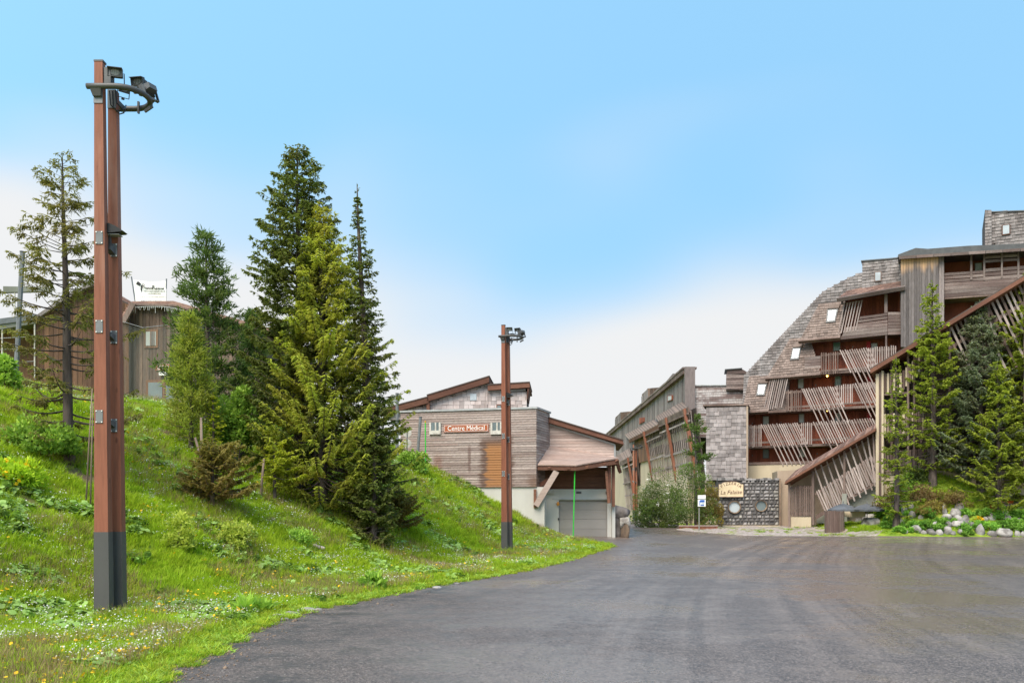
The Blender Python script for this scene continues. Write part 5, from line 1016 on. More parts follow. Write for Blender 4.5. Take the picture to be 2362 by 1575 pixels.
# pale log on the bank
for px_, py_, ln, lb in ((727, 1264, .55, 'pale weathered log lying on the grass below the olive spruce'), (1305, 1233, .5, 'pale broken log lying beside the garage door')):
    p_ = gp(px_, py_) + Vector((0, 0, .05)); tag(MB().tube([p_ + Vector((-ln / 2, .05, .06)), p_ + Vector((0, 0, .0)), p_ + Vector((ln / 2, -.08, -.07))], [.045, .06, .05], 8).build('log', M_plank_l, smooth=True), lb, 'log')
# safety net on the bank
nt_ = thing('safety_net', 'fine green safety net hung from posts between chalet and pines', 'net', at(470, 900, 34.5)); wires = MB(); top = [(284, 742), (330, 756), (400, 748), (470, 745), (530, 778), (600, 812)]
for i in range(110):
    x = 284 + i * 2.9; yt = np.interp(x, [p[0] for p in top], [p[1] for p in top]); wires.bar(at(x, 975, 34.5), at(x, yt + 4, 34.5), .008, .008)
wires.build('mesh_wires', M_conc, nt_)
cb = MB()
for i in range(len(top) - 1): cb.tube([at(*top[i], 34.4), at(*top[i + 1], 34.4)], .014, 5)
cb.build('top_cable', M_galv, nt_)
# ------------------------------------------------------------------ trees
def kites(P, D, Lg, W, Up, rn):
    """diamond quads from P along D, length Lg, width W, flat side turned about Up; returns V, Q"""
    D = D / np.linalg.norm(D, axis=1, keepdims=True); S = np.cross(D, Up); S /= (np.linalg.norm(S, axis=1, keepdims=True) + 1e-9)
    m = P + D * (Lg * .42)[:, None]; e = P + D * Lg[:, None]; w_ = (W / 2)[:, None]
    V = np.stack([P, m + S * w_, e, m - S * w_], 1).reshape(-1, 3); Q = np.arange(len(V)).reshape(-1, 4); return V, Q
def trunk_mesh(H, r0, rn, wob_=.02, n=9, segs=10, lean=(0, 0)):
    ax = []
    for i in range(segs + 1):
        t = i / segs; ax.append((lean[0] * t * H + wob_ * H * .3 * math.sin(t * 5 + rn.uniform(0, .6)) * t, lean[1] * t * H + wob_ * H * .3 * math.cos(t * 4) * t * .5, t * H))
    ax = np.array(ax); V = []
    for i, c in enumerate(ax):
        r = r0 * (1 - i / segs) ** .8 * (1 + (.35 if i == 0 else 0)) + .012
        for k in range(n): a = 2 * math.pi * k / n; rr = r * (1 + .12 * math.sin(3 * a + i)); V.append(c + np.array([rr * math.cos(a), rr * math.sin(a), 0]))
    Q = [(i * n + k, i * n + (k + 1) % n, (i + 1) * n + (k + 1) % n, (i + 1) * n + k) for i in range(segs) for k in range(n)]
    return np.array(V), np.array(Q), ax
def conifer(name, label, base, H, R, mat, seed, c0=.08, whorl=.30, nb=6, droop=.25, p=.85, twig=.30, tw_w=.085, step=.085, kind='spruce', sparse=0., group='conifers on the bank', bark=M_bark, r0=None, lean=(0, 0), lump=.25, asym=None, dead=0., tiplight=.55, side=None):
    rn = random.Random(seed); ng = np.random.default_rng(seed); base = Vector(base); r0 = r0 or H * .016
    t = thing(name, label, 'tree', base, group); TV, TQ, ax = trunk_mesh(H, r0, rn, lean=lean)
    TV[:, 2] -= .15 * (TV[:, 2] < .01)
    o = link_mesh('trunk', np_mesh('trunk', TV, TQ), bark, t, smooth=True)
    bw = MB(); KV, KQ, KVAR = [], [], []; off = 0; z = c0 * H
    bV, bQ, bo = [], [], 0
    while z < H * .985:
        f_ = (z - c0 * H) / (H - c0 * H); prof = (1 - f_) ** p * min(1, .55 + f_ * 6) + .015; cxy = np.array([np.interp(z, ax[:, 2], ax[:, 0]), np.interp(z, ax[:, 2], ax[:, 1])]); k = max(3, int(nb * (1 if f_ < .8 else .8)))
        a0 = rn.uniform(0, 6.28)
        for i in range(k):
            if rn.random() < sparse: continue
            a = a0 + 6.283 * i / k + rn.uniform(-.35, .35); Lb = R * prof * rn.uniform(1 - lump, 1 + lump * .6)
            if asym: Lb *= 1 + asym[1] * math.cos(a - asym[0])
            if Lb < .05: continue
            el = (-.15 - droop * .6) * (1 - f_) + .75 * f_ + rn.uniform(-.12, .12); curl = droop * (1 - f_) * 1.0
            if kind == 'pine': el = .25 + .6 * f_ + rn.uniform(-.15, .15); curl = .25
            out = np.array([math.cos(a), math.sin(a), 0.]); zz = z + rn.uniform(-.5, .5) * whorl
            nS = 7; s = np.linspace(0, 1, nS); path = np.zeros((nS, 3)); path[:, :2] = cxy + out[None, :2] * (Lb * s)[:, None]; path[:, 2] = zz + Lb * (math.tan(el) * .6 * s + (curl * s ** 2 if el < .3 else 0)) - Lb * droop * .35 * np.sin(s * math.pi) * (1 - f_)
            # wood: three-sided taper
            rb = max(.006, r0 * .22 * (1 - f_) + .004); sidev = np.array([-out[1], out[0], 0])
            for j in range(nS):
                rr = rb * (1 - .85 * s[j])
                bV += [path[j] + sidev * rr, path[j] - sidev * rr * .6 + np.array([0, 0, rr]), path[j] - sidev * rr * .6 - np.array([0, 0, rr])]
            for j in range(nS - 1):
                for e in range(3): bQ.append((bo + j * 3 + e, bo + j * 3 + (e + 1) % 3, bo + (j + 1) * 3 + (e + 1) % 3, bo + (j + 1) * 3 + e))
            bo += nS * 3
            if rn.random() < dead: continue
            n = max(3, int(Lb / step)); sp_ = np.sort(ng.uniform((.12 if Lb < .8 else .28) if kind != 'pine' else .3, 1.0, n) ** (.85)); pts = np.stack([np.interp(sp_, s, path[:, q]) for q in range(3)], 1)
            dirb = path[-1] - path[0]; dirb /= np.linalg.norm(dirb) + 1e-9
            taper = (1.05 - .55 * sp_) * min(1., .35 + Lb * 1.1)
            if kind == 'spruce':
                for sgn in (-1, 1):
                    fw = ng.uniform(.35, .9, n)[:, None]; D = sidev[None] * sgn + dirb[None] * fw + np.array([0, 0, 1])[None] * ng.uniform(-.55 - droop * 1.9, .12 - droop * .5, n)[:, None]; Lt = twig * taper * ng.uniform(.55, 1.25, n)
                    subs = [(pts, D, Lt, np.full(n, tw_w))]
                    Dn = D / np.linalg.norm(D, axis=1, keepdims=True)
                    for fr2, sg2 in ((.25, -1), (.4, 1), (.55, -1), (.7, 1), (.85, -1)):
                        P2 = pts + Dn * (Lt * fr2)[:, None]; D2 = Dn + dirb[None] * .7 * sg2 + np.array([0, 0, -.35])[None] + ng.normal(0, .3, (n, 3)); subs.append((P2, D2, Lt * .46, np.full(n, tw_w * .8)))
                    for (P_, D_, L_, W_) in subs:
                        Vk, Qk = kites(P_, D_, L_, W_, np.array([0, 0, 1.]) + ng.normal(0, .55, (n, 3)), ng); KV.append(Vk); KQ.append(Qk + off); off += len(Vk)
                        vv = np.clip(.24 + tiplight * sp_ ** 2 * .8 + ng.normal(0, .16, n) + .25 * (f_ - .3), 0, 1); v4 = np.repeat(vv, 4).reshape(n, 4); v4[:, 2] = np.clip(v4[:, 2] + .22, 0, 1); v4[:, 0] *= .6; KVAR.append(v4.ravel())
            else:
                m_ = 9
                for q in range(m_):
                    D = dirb[None] * ng.uniform(.3, 1.2, n)[:, None] + ng.normal(0, .7, (n, 3)) + np.array([0, 0, .35])[None]; Lt = twig * ng.uniform(.6, 1.15, n); Vk, Qk = kites(pts + ng.normal(0, .07, (n, 3)), D, Lt, np.full(n, tw_w), ng.normal(0, 1, (n, 3)), ng); KV.append(Vk); KQ.append(Qk + off); off += len(Vk)
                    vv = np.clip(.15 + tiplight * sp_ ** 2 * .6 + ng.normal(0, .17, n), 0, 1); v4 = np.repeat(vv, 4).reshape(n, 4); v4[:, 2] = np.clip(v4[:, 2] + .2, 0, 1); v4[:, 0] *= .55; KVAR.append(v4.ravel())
        z += whorl * (1 - .55 * f_) * rn.uniform(.7, 1.3)
    # leader shoot
    n = 14; zz = np.linspace(H * .9, H * 1.0, n); P_ = np.stack([np.interp(zz, ax[:, 2], ax[:, 0]), np.interp(zz, ax[:, 2], ax[:, 1]), zz], 1); D = ng.normal(0, .5, (n, 3)) + np.array([0, 0, 1.]); Vk, Qk = kites(P_, D, np.full(n, twig * .45), np.full(n, tw_w * .8), ng.normal(0, 1, (n, 3)), ng); KV.append(Vk); KQ.append(Qk + off); KVAR.append(np.full(len(Vk), .5))
    if bV: link_mesh('branches', np_mesh('branches', np.array(bV), np.array(bQ)), bark, t)
    cr = link_mesh('crown', np_mesh('crown', np.concatenate(KV), np.concatenate(KQ), np.concatenate(KVAR)), mat, t); return t
def tree_px(name, label, bx, by, ty, wpx, mat, seed, Y=None, **k):
    b = gp(bx, by) if Y is None else None
    if Y is not None: p = at(bx, by, Y); b = Vector((p.x, p.y, float(gz(p.x, p.y))))
    Yd = b.y; topz = at(bx, ty, Yd).z; return conifer(name, label, b, topz - b.z, wpx / F * Yd, mat, seed, **k)

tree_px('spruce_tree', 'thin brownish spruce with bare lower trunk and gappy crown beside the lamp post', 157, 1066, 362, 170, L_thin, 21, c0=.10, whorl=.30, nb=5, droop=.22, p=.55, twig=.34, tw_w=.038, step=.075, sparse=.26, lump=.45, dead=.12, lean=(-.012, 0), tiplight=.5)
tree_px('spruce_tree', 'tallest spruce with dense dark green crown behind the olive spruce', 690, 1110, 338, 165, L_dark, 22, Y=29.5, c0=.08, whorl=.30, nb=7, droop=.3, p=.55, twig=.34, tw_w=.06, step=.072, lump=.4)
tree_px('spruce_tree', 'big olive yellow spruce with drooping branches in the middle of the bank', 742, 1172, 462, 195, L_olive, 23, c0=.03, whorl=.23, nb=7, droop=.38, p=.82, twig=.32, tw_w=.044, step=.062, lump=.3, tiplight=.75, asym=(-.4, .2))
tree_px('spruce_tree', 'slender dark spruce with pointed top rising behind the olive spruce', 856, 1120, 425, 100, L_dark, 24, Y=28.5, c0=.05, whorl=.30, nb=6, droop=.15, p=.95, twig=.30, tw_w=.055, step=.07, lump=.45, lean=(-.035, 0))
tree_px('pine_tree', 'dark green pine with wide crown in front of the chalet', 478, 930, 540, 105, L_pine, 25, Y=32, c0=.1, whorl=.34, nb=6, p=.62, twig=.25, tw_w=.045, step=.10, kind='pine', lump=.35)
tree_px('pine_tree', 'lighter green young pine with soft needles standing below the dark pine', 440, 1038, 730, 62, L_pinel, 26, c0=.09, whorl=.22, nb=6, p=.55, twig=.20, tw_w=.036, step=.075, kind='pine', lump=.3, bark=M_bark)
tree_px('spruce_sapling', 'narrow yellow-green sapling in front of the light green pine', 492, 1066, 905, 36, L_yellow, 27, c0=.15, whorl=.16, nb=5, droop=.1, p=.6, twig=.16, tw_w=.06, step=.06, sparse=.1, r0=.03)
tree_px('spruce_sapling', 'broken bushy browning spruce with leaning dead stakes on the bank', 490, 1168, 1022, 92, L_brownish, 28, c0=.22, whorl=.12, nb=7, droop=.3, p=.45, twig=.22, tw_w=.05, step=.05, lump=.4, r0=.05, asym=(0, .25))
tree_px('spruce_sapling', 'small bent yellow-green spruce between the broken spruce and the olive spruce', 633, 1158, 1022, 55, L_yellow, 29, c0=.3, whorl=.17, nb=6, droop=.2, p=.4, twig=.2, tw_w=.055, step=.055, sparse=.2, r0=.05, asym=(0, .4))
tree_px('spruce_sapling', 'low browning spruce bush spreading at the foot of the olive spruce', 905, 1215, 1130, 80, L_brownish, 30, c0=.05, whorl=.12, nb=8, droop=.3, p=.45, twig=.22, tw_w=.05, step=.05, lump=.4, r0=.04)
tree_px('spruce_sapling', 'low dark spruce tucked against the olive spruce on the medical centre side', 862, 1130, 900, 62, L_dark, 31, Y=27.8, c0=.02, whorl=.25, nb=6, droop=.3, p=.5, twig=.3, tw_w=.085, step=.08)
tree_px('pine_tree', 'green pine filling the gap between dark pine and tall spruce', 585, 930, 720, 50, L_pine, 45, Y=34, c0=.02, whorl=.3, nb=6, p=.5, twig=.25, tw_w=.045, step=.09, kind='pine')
RG = 'conifers on the rockery mound'
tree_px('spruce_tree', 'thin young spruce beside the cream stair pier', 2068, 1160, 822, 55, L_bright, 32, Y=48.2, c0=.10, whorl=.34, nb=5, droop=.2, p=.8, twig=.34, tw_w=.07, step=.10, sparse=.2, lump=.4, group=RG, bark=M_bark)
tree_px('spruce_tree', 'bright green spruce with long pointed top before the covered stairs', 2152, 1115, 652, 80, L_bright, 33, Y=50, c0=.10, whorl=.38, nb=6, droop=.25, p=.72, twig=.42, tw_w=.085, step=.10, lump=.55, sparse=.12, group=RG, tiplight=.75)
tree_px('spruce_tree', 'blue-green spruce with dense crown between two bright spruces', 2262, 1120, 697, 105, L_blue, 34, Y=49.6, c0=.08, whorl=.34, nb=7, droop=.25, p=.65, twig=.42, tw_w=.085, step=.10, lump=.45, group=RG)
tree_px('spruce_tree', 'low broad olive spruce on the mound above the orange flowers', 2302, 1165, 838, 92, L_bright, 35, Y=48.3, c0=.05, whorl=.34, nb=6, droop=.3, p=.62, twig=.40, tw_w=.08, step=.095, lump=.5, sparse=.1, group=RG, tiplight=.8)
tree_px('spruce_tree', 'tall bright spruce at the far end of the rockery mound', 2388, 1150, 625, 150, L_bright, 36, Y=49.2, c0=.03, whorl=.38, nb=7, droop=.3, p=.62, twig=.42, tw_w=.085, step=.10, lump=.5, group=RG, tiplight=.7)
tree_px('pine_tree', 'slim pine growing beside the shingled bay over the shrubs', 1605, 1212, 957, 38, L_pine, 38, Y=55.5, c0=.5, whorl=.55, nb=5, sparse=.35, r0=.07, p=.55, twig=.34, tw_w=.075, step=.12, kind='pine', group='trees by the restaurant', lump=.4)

def stake_leaf(name, label, px, py, lean, h, par_group):
    p = gp(px, py); o = MB().tube([p - Vector((0, 0, .2)), p + Vector((lean * .5, 0, h * .5)), p + Vector((lean, 0, h))], [.045, .04, .03] if h < 2.35 else [.02, .017, .01], 7).build('dead_stake', M_stakew, smooth=True); tag(o, label, 'stake', par_group)
stake_leaf('dead_stake', 'leaning pale dead stake in the browning broken spruce', 497, 1172, -.55, 1.9, None)
stake_leaf('dead_stake', 'upright broken grey stake in the browning broken spruce', 468, 1160, -.05, 2.3, None)
stake_leaf('dead_stake', 'pale leaning stake beside the small bent spruce', 600, 1153, .12, 1.25, None)
for i, (x, y, l_, h_) in enumerate(((197, 1170, .15, 2.6), (208, 1178, .06, 2.36), (536, 1030, .12, 1.6))): stake_leaf('dead_stake', ('bundle stem of dry sticks beside the lamp post foot', 'dry upright stick close behind the lamp post sleeve', 'weathered stake below the leafy rowan')[i], x, y, l_, h_, None)

# ------------------------------------------------------------------ leafy bushes
def bush(name, label, c, rx, ry, rz, mat, seed, n=3000, leaf=.07, clumps=26, group=None, cat='shrub', flowers=None, fn=0, stems=6, up=.4, asp=.55, cz=None, lift=0.):
    ng = np.random.default_rng(seed); c = Vector(c); t = thing(name, label, cat, c, group); cl = ng.normal(0, 1, (clumps, 3)); cl /= np.linalg.norm(cl, axis=1, keepdims=True); cl *= ng.uniform(.35, 1, (clumps, 1)) ** .5; cl[:, 2] = np.abs(cl[:, 2]) * .95 if cz is None else cl[:, 2]
    ctr = cl * np.array([rx, ry, rz]) + np.array([0, 0, lift]); k = ng.integers(0, clumps, n); d = ng.normal(0, 1, (n, 3)); d /= np.linalg.norm(d, axis=1, keepdims=True); r = ng.uniform(.3, 1, n) ** .5; sz = ng.uniform(.22, .42, clumps) * min(rx, rz) * 1.1
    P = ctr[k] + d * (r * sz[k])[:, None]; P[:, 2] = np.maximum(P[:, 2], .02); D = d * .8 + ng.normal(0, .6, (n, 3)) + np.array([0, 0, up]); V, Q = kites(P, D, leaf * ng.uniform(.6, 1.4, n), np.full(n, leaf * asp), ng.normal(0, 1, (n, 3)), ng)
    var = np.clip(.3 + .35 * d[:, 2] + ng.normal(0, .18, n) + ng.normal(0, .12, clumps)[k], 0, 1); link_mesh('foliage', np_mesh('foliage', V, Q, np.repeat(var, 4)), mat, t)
    b = MB(); rn = random.Random(seed)
    for i in range(stems): e = ctr[rn.randrange(clumps)]; b.tube([c + Vector((rn.uniform(-.08, .08), rn.uniform(-.08, .08), -.08)), c + Vector((e[0] * .4, e[1] * .4, e[2] * .5)), c + Vector(tuple(e))], [.02 + rx * .012, .012 + rx * .008, .005], 5)
    b.build('stems', M_bark, t)
    if flowers is not None:
        kf = ng.integers(0, clumps, fn); df = ng.normal(0, 1, (fn, 3)); df /= np.linalg.norm(df, axis=1, keepdims=True); df[:, 1] = -np.abs(df[:, 1]); Pf = ctr[kf] + df * (sz[kf] * 1.02)[:, None]; Pf[:, 2] = np.maximum(Pf[:, 2], .05); VV, QQ = [], []; o_ = 0
        for q in range(3): Vf, Qf = kites(Pf, ng.normal(0, 1, (fn, 3)), np.full(fn, leaf * 1.0), np.full(fn, leaf * .8), ng.normal(0, 1, (fn, 3)), ng); VV.append(Vf); QQ.append(Qf + o_); o_ += len(Vf)
        link_mesh('blossom', np_mesh('blossom', np.concatenate(VV), np.concatenate(QQ), np.full(o_, .6)), flowers, t)
    return t
def bush_px(name, label, bx, by, wpx, hpx, mat, seed, Y=None, dep=.8, **k):
    p = gp(bx, by) if Y is None else at(bx, by, Y); p.z = float(gz(p.x, p.y)); s_ = p.y / F; return bush(name, label, p, wpx * s_ * .5 * 1.0, wpx * s_ * .5 * dep, hpx * s_ * .95, mat, seed, **k)
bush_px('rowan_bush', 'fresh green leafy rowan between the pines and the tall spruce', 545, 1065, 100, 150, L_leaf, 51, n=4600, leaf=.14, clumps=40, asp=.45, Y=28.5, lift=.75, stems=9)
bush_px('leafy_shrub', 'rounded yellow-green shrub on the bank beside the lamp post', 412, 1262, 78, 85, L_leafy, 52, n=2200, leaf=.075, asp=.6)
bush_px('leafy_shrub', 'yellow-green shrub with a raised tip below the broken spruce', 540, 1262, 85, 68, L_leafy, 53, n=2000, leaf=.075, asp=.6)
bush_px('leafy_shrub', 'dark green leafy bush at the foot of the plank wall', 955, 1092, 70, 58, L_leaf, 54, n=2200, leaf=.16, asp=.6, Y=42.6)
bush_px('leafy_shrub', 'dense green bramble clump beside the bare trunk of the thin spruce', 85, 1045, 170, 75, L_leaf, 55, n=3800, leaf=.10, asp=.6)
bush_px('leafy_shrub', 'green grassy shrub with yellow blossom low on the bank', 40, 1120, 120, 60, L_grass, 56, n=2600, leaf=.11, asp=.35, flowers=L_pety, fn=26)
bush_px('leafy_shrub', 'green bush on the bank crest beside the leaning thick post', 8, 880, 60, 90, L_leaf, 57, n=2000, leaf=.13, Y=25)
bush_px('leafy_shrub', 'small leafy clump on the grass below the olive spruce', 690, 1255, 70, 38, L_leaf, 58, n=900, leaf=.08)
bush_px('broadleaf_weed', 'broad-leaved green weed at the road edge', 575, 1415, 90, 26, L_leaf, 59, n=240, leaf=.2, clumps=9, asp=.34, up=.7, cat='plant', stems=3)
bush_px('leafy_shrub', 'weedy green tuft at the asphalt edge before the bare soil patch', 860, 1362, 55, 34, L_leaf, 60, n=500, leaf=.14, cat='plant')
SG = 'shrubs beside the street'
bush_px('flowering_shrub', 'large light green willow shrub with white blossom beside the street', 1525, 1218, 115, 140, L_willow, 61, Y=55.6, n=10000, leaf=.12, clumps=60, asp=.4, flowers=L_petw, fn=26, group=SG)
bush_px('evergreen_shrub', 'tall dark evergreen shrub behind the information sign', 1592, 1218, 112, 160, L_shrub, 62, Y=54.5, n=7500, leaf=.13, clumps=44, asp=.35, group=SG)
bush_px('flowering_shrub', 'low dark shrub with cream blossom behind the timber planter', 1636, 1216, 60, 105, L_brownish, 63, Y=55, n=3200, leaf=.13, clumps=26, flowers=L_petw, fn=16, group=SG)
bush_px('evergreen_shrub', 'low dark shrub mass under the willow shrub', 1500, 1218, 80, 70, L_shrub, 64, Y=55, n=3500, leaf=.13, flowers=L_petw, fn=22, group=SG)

# ------------------------------------------------------------------ rockery
rks = [rock_mesh(100 + i, 2) for i in range(7)]
for me in rks: me.materials.append(M_rock); me.polygons.foreach_set('use_smooth', [True] * len(me.polygons))
def rock8(x, y, w_, h_, i, lb=None):
    px, py = 1880 + x / 4.88, 1120 + (y + h_ * .35) / 4.88; p = gp(px, py); s_ = p.y / F / 4.88; o = bpy.data.objects.new('rock', rks[i % 7]); COL.objects.link(o); o.location = p + Vector((0, 0, h_ * s_ * .12)); rn = random.Random(i)
    o.scale = (w_ * s_ * 1.6, w_ * s_ * 1.3, h_ * s_ * 1.9); o.rotation_euler = (rn.uniform(-.25, .25), rn.uniform(-.3, .3), rn.uniform(0, .8)); 
    if lb is None: lb, gr = ('pale limestone rock along the asphalt edge of the rockery', 'rocks along the asphalt edge') if y > 480 else (('pale limestone rock high on the rockery below the mound trees', 'upper rockery rocks') if y < 310 else ('pale limestone rock bedded midway among the green rockery plants', 'middle rockery rocks'))
    else: gr = 'large rockery rocks'
    tag(o, lb, 'rock', gr)
for i, r in enumerate(((370, 380, 70, 50), (440, 470, 70, 26), (880, 255, 40, 46), (1005, 262, 70, 80), (1080, 232, 55, 46), (1090, 330, 80, 76), (880, 330, 34, 20), (970, 415, 60, 72), (1188, 350, 46, 44), (1460, 290, 44, 100), (1612, 235, 100, 90), (1580, 310, 90, 76), (1480, 350, 105, 60), (1615, 385, 120, 76), (1700, 385, 66, 76), (1740, 430, 70, 50), (1490, 430, 84, 56), (1340, 440, 62, 76), (1610, 435, 110, 60), (1490, 500, 100, 76), (1310, 525, 110, 50), (1400, 525, 66, 46), (1220, 525, 50, 40), (1140, 490, 110, 60), (1010, 515, 60, 40), (1550, 535, 48, 40), (1640, 515, 66, 50), (1860, 505, 92, 100), (1975, 345, 80, 56), (1910, 375, 50, 40), (2145, 340, 84, 80), (2290, 390, 60, 44), (2310, 220, 80, 66), (2130, 230, 90, 26), (2240, 200, 60, 30), (1995, 540, 84, 46), (2270, 535, 56, 66), (2340, 550, 46, 46), (2425, 420, 80, 60), (2440, 560, 90, 60), (2425, 300, 70, 60))): rock8(*r, i)
for r, lb in (((500, 395, 120, 78), 'rounded pale rock between the stave planter and the largest rockery rock'), ((620, 375, 120, 80), 'pale rounded rock resting behind the largest rockery rock'), ((655, 425, 185, 100), 'largest long pale grey rock at the gravel end of the rockery'), ((2125, 535, 135, 76), 'white angular rock at the asphalt edge of the rockery')): rock8(*r, int(r[0]), lb)
PG = 'low green plants of the rockery'; k = 0
for x, y, w_, h_ in ((785, 300, 150, 90), (935, 265, 130, 70), (890, 360, 180, 70), (830, 440, 190, 80), (1060, 430, 190, 80), (1230, 440, 150, 90), (1180, 290, 110, 70), (1420, 400, 130, 80), (1290, 300, 170, 80), (1400, 470, 120, 70), (1700, 300, 160, 60), (1880, 300, 170, 70), (1830, 440, 150, 80), (1660, 470, 150, 70), (1970, 450, 220, 100), (2080, 320, 170, 90), (2230, 420, 240, 90), (2290, 320, 180, 80), (2120, 440, 180, 80), (2300, 480, 160, 80), (950, 500, 160, 50), (1720, 530, 160, 46), (2420, 480, 160, 80), (2400, 350, 160, 80), (1560, 400, 70, 50), (1100, 500, 90, 40), (2060, 240, 120, 50), (1040, 330, 90, 60)):
    k += 1; p = gp(1880 + x / 4.88, 1120 + (y + h_ * .5) / 4.88); s_ = p.y / F / 4.88; bush('rockery_plant', 'low bright green cushion plant near the asphalt edge of the rockery' if y >= 440 else ('low bright green cushion plant on the upper rockery below the spruces' if y <= 300 else 'low bright green cushion plant midway between the rockery rocks'), p, w_ * s_ * .56, w_ * s_ * .45, h_ * s_ * .95, L_rockery, 200 + k, n=900, leaf=.12, clumps=14, group=PG + (' at the edge' if y >= 440 else ' above' if y <= 300 else ''), cat='plant', stems=2, asp=.6)
for x, y, lb in ((2255, 140, 'bright orange flowering plant on the mound under the low spruce'), (2150, 190, 'red-orange flowering plant beside the bright orange plant'), (1995, 272, 'small orange flower tuft in the middle of the rockery plants')):
    k += 1; p = gp(1880 + x / 4.88, 1120 + (y + 20) / 4.88); bush('flowering_plant', lb, p, .32, .28, .34, L_leaf, 240 + k, n=150, leaf=.09, clumps=8, cat='plant', flowers=L_peto, fn=110, stems=3, group='orange flowers of the rockery')
bush('flowering_plant', 'small yellow flower tuft beside a white rock of the rockery', gp(1880 + 1858 / 4.88, 1120 + 400 / 4.88), .2, .2, .22, L_leaf, 251, n=100, leaf=.08, clumps=6, cat='plant', flowers=L_pety, fn=70, stems=3)
HG = 'heath shrubs on the rockery mound'
for i, (x, y, w_, h_, m_, lb) in enumerate(((2130, 1156, 80, 34, L_heath, 'brownish heath shrub on the mound below the bright spruce'), (2178, 1158, 70, 28, L_brownish, 'dry brown heath bush in front of the blue-green spruce'), (2095, 1140, 70, 60, L_leaf, 'fresh green shrub beside the trunk of the thin young spruce'), (2060, 1168, 90, 40, L_brownish, 'low olive shrub at the foot of the cream pier'), (2205, 1168, 90, 34, L_heath, 'brown heather patch above the white upper rocks'), (2150, 1185, 70, 26, L_brownish, 'low rusty heath cushion among the upper rocks'), (1985, 1192, 90, 30, L_brownish, 'low weedy shrub behind the largest rockery rock'), (2110, 1118, 60, 36, L_shrub, 'dark green bush deep under the mound spruces'))): bush_px('heath_shrub', lb, x, y, w_, h_, m_, 260 + i, n=1500, leaf=.12, clumps=20, group=HG)

# ------------------------------------------------------------------ meadow
def proto(name, V, Q, var, mi, mats):
    me = np_mesh(name, V, Q, var, mi)
    for m_ in mats: me.materials.append(m_)
    return bpy.data.objects.new(name, me)
def blades(ng, n, h0, h1, rad, w_, bend, up=1.):
    VV, QQ, VR = [], [], []; o_ = 0
    for i in range(n):
        a, r = ng.uniform(0, 6.28), rad * ng.uniform(0, 1) ** .5; b = np.array([r * math.cos(a), r * math.sin(a), 0]); h = ng.uniform(h0, h1); la = a + ng.normal(0, .8); le = bend * ng.uniform(.3, 1.3) * h; d = np.array([math.cos(la), math.sin(la), 0]); s_ = np.array([-d[1], d[0], 0]) * w_ * .5; rot = ng.uniform(-1, 1); s_ = s_ * math.cos(rot) + d * w_ * .5 * math.sin(rot)
        p1 = b + d * le * .25 + np.array([0, 0, h * .5]); p2 = b + d * le + np.array([0, 0, h * .95 * (1 if bend < 1.2 else .8)])
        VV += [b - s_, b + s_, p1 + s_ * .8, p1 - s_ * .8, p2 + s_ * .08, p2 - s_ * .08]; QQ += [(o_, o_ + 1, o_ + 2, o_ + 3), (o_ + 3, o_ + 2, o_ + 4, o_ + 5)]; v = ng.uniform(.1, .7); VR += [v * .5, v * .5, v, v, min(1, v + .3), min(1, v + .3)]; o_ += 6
    return np.array(VV), np.array(QQ), np.array(VR)
def discs(ng, n, rad, h0, h1, size, tilt=.4, k=8):
    VV, QQ, VR = [], [], []; o_ = 0
    for i in range(n):
        a, r = ng.uniform(0, 6.28), rad * ng.uniform(0, 1) ** .5; c_ = np.array([r * math.cos(a), r * math.sin(a), ng.uniform(h0, h1)]); nn = np.array([ng.normal(0, tilt), ng.normal(0, tilt) - .3, 1.]); nn /= np.linalg.norm(nn); e = np.cross(nn, [1, 0, 0.]); e /= np.linalg.norm(e); f_ = np.cross(nn, e); sz = size * ng.uniform(.7, 1.3); v = ng.uniform(.1, .9)
        ring = [c_ + (e * math.cos(6.283 * j / k) + f_ * math.sin(6.283 * j / k)) * sz * (1 if j % 2 else .82) for j in range(k)]; VV += [c_ + nn * size * .12] + ring
        for j in range(0, k, 2): QQ.append((o_, o_ + 1 + j, o_ + 1 + (j + 1) % k, o_ + 1 + (j + 2) % k))
        VR += [v * .7] + [v] * k; o_ += k + 1
    return np.array(VV), np.array(QQ), np.array(VR)
def join(parts):
    VV, QQ, VR, MI = [], [], [], []; o_ = 0
    for (v, q, r), m_ in parts: VV.append(v); QQ.append(q + o_); VR.append(r); MI.append(np.full(len(q), m_)); o_ += len(v)
    return np.concatenate(VV), np.concatenate(QQ), np.concatenate(VR), np.concatenate(MI)
ng = np.random.default_rng(5); pc = bpy.data.collections.new('meadow_sources'); protos = []
GM = [L_grass, L_grassy, L_dry, L_clover, L_pety, L_petw, L_leaf]
def addp(nm, parts): V_, Q_, r_, mi_ = join(parts); o = proto('%02d_%s' % (len(protos), nm), V_, Q_, r_, mi_, GM); pc.objects.link(o); protos.append(o)
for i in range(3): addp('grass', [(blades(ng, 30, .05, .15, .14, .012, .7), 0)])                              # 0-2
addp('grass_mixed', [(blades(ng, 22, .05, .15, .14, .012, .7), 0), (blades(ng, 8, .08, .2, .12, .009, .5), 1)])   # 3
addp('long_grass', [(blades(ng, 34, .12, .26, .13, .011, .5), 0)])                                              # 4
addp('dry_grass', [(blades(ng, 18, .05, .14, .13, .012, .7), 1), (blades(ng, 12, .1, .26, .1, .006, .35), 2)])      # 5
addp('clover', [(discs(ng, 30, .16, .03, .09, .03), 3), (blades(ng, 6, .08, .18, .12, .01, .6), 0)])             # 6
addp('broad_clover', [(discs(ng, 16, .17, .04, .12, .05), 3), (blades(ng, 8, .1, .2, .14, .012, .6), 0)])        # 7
addp('dandelion', [(discs(ng, 3, .12, .10, .19, .024, .5), 4), (blades(ng, 16, .05, .14, .12, .014, .8), 0)])       # 8
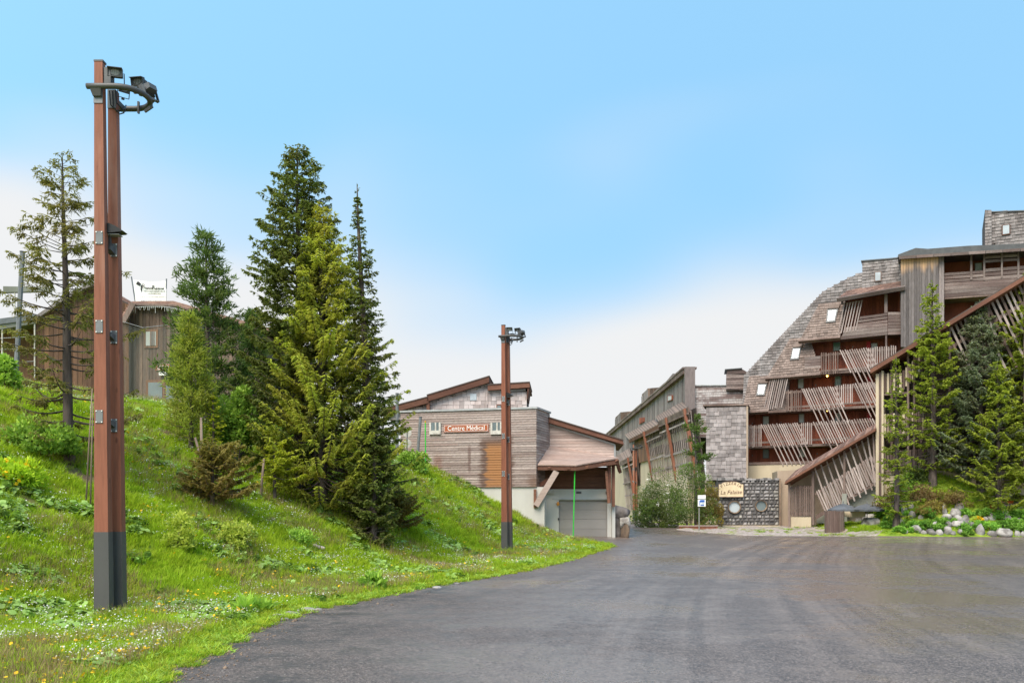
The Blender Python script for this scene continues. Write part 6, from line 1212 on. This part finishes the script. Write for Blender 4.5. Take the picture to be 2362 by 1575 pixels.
addp('daisy', [(discs(ng, 9, .15, .08, .17, .012, .6, 6), 5), (blades(ng, 18, .05, .14, .13, .011, .6), 0)])        # 9
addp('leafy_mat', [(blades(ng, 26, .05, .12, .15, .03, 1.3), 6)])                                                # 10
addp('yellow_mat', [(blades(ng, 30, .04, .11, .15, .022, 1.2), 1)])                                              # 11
def scatter(name, label, P, idx_, scl, seed):
    ng = np.random.default_rng(seed); n = len(P); me = bpy.data.meshes.new(name); me.vertices.add(n); me.vertices.foreach_set('co', np.ascontiguousarray(P, dtype=np.float32).ravel())
    a = me.attributes.new('idx', 'INT', 'POINT'); a.data.foreach_set('value', idx_.astype(np.int32)); a = me.attributes.new('scl', 'FLOAT', 'POINT'); a.data.foreach_set('value', scl.astype(np.float32))
    r = np.stack([ng.normal(0, .12, n), ng.normal(0, .12, n), ng.uniform(0, 6.283, n)], 1).astype(np.float32); a = me.attributes.new('rot', 'FLOAT_VECTOR', 'POINT'); a.data.foreach_set('vector', r.ravel())
    o = bpy.data.objects.new(name, me); COL.objects.link(o); tag(o, label, 'grass', kind='stuff')
    g = bpy.data.node_groups.new(name, 'GeometryNodeTree'); g.interface.new_socket('Geometry', in_out='INPUT', socket_type='NodeSocketGeometry'); g.interface.new_socket('Geometry', in_out='OUTPUT', socket_type='NodeSocketGeometry')
    gi, go = g.nodes.new('NodeGroupInput'), g.nodes.new('NodeGroupOutput'); ci = g.nodes.new('GeometryNodeCollectionInfo'); ci.inputs[0].default_value = pc; ci.inputs[1].default_value = True; ci.inputs[2].default_value = True
    ip_ = g.nodes.new('GeometryNodeInstanceOnPoints'); ip_.inputs['Pick Instance'].default_value = True
    def na(nm, t): q = g.nodes.new('GeometryNodeInputNamedAttribute'); q.data_type = t; q.inputs[0].default_value = nm; return q.outputs[0]
    er = g.nodes.new('FunctionNodeEulerToRotation'); lk = g.links.new; lk(gi.outputs[0], ip_.inputs['Points']); lk(ci.outputs[0], ip_.inputs['Instance']); lk(na('idx', 'INT'), ip_.inputs['Instance Index']); lk(na('rot', 'FLOAT_VECTOR'), er.inputs[0]); lk(er.outputs[0], ip_.inputs['Rotation']); lk(na('scl', 'FLOAT'), ip_.inputs['Scale']); lk(ip_.outputs[0], go.inputs[0])
    md = o.modifiers.new('scatter', 'NODES'); md.node_group = g; return o
ng = np.random.default_rng(11)
def pnoise(x, y, s, ph): return np.sin(x * s + ph) * np.cos(y * s * 1.13 - ph * 1.7) + .6 * np.sin(x * s * 2.3 + y * s * 1.9 + ph * 3) + .4 * np.sin(y * s * 3.7 - x * s * 2.9 + ph)
def pick(x, y, d, re):
    n = len(x); a = pnoise(x, y, .8, .3); b = pnoise(x, y, 1.1, 2.1); c_ = pnoise(x, y, .6, 4.); u = ng.uniform(0, 1, n); i = ng.integers(0, 4, n)
    i = np.where((a > .5) & (u < .6), ng.choice([6, 7, 10], n), i); i = np.where((b > .9) & (u > .6), 4, i); i = np.where((c_ > .05) & (u < .38), 5, i)
    fl = pnoise(x, y, .5, 1.2); i = np.where((fl > .45) & (u > .955), 8, i); i = np.where((pnoise(x, y, .55, 5.) > -.3) & (u > .78) & (u < .9), 9, i)
    i = np.where((d < 1.0) & (re > .5) & (u > .975), 8, i); i = np.where((re < .55), np.where(u < .5, 11, np.where(u < .8, 10, 3)), i); return i
P, I, S = [], [], []
for y0, y1 in ((5.5, 9), (9, 13), (13, 18), (18, 25), (25, 34), (34, 46)):
    ym = (y0 + y1) / 2; rho = 330 * (9 / max(ym, 8)) ** 1.25; xl = -.62 * y1 - 1.5; xr = 5.; n = int(rho * (y1 - y0) * (xr - xl)); x, y = ng.uniform(xl, xr, n), ng.uniform(y0, y1, n); re = road_l(y) - x; d = hill_d(x, y)
    k = (re > -.12 + .1 * np.sin(x * 9 + y * 7)) & (bare_at(x, y) < ng.uniform(.25, .8, n)) & (d < 17) & ~((y > 45 - .235 * (x - 1.26)) & (x > -6.1)); x, y, re, d = x[k], y[k], re[k], d[k]
    P.append(np.stack([x, y, gz(x, y) - .01], 1)); I.append(pick(x, y, d, re)); S.append(ng.uniform(.75, 1.25, len(x)) * (1 + (ym - 8) / 46) * .86 * np.where(re < .5, .75, 1.))
# thick grass round the lamp foot
n = 260; a = ng.uniform(0, 6.28, n); r = ng.uniform(.15, 1.0, n); x, y = -6.75 + r * np.cos(a), 14.3 + r * np.sin(a); P.append(np.stack([x, y, gz(x, y)], 1)); I.append(np.full(n, 4)); S.append(ng.uniform(.35, .65, n))
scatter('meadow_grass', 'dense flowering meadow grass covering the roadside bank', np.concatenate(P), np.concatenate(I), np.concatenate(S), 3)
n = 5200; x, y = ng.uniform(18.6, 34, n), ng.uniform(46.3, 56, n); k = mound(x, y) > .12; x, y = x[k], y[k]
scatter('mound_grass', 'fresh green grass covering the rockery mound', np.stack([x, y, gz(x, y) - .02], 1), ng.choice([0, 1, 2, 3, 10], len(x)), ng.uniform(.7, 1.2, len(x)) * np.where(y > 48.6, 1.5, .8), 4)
n = 420; x = ng.uniform(10, 21, n); y = ng.uniform(46.4, 54.5, n); k = (pnoise(x, y, .9, 1.) > .5) & (x > road_r(y) + .3); x, y = x[k], y[k]
scatter('gravel_weeds', 'scattered low weeds growing through the gravel', np.stack([x, y, gz(x, y) + .02], 1), ng.choice([3, 10, 11, 5], len(x)), ng.uniform(.6, 1.2, len(x)), 6)
# loose stones along the road edge
for i, (x, y, w_) in enumerate(((642, 1424, .22), (668, 1418, .26), (690, 1413, .2), (708, 1409, .28), (655, 1430, .12), (1008, 1356, .2), (1052, 1347, .16), (735, 1407, .12))):
    p = gp(x, y); o = bpy.data.objects.new('edge_stone', rks[i % 7]); COL.objects.link(o); o.location = p + Vector((0, 0, .01)); o.scale = (w_ * 1.5, w_ * 1.1, w_ * .5); o.rotation_euler.z = i; tag(o, 'small flat pale stone lying in the grass at the asphalt edge', 'stone', 'stones along the road edge')

# grit along the crumbling road edge
ng = np.random.default_rng(77); n = 2200; y = 8 + 34 * ng.uniform(0, 1, n) ** 1.8; off_ = np.abs(ng.normal(0, .3, n)) - .12; x = road_l(y) + off_; r = ng.uniform(.006, .02, n) * (1 + (ng.uniform(0, 1, n) > .97) * 1.5)
oc = np.array([(1, 0, 0), (0, 1, 0), (-1, 0, 0), (0, -1, 0), (0, 0, .8), (0, 0, -.6)], float); ft_ = np.array([(0, 1, 4), (1, 2, 4), (2, 3, 4), (3, 0, 4), (1, 0, 5), (2, 1, 5), (3, 2, 5), (0, 3, 5)])
ang = ng.uniform(0, 6.28, n); ca, sa = np.cos(ang), np.sin(ang); sx_, sy_ = ng.uniform(.7, 1.4, (n, 6)), ng.uniform(.7, 1.4, (n, 6)); px_ = oc[None, :, 0] * sx_; py_ = oc[None, :, 1] * sy_
V = np.stack([(px_ * ca[:, None] - py_ * sa[:, None]) * r[:, None] + x[:, None], (px_ * sa[:, None] + py_ * ca[:, None]) * r[:, None] + y[:, None], oc[None, :, 2] * r[:, None] + (np.maximum(groad(y), gz(x, y)) + .014)[:, None]], -1).reshape(-1, 3)
Q = (ft_[None] + np.arange(n)[:, None, None] * 6).reshape(-1, 3); tag(link_mesh('gravel', np_mesh('gravel', V, Q, np.repeat(ng.uniform(0, 1, n), 6)), M_rockb), 'loose grit scattered along the asphalt edge', 'gravel', kind='stuff')
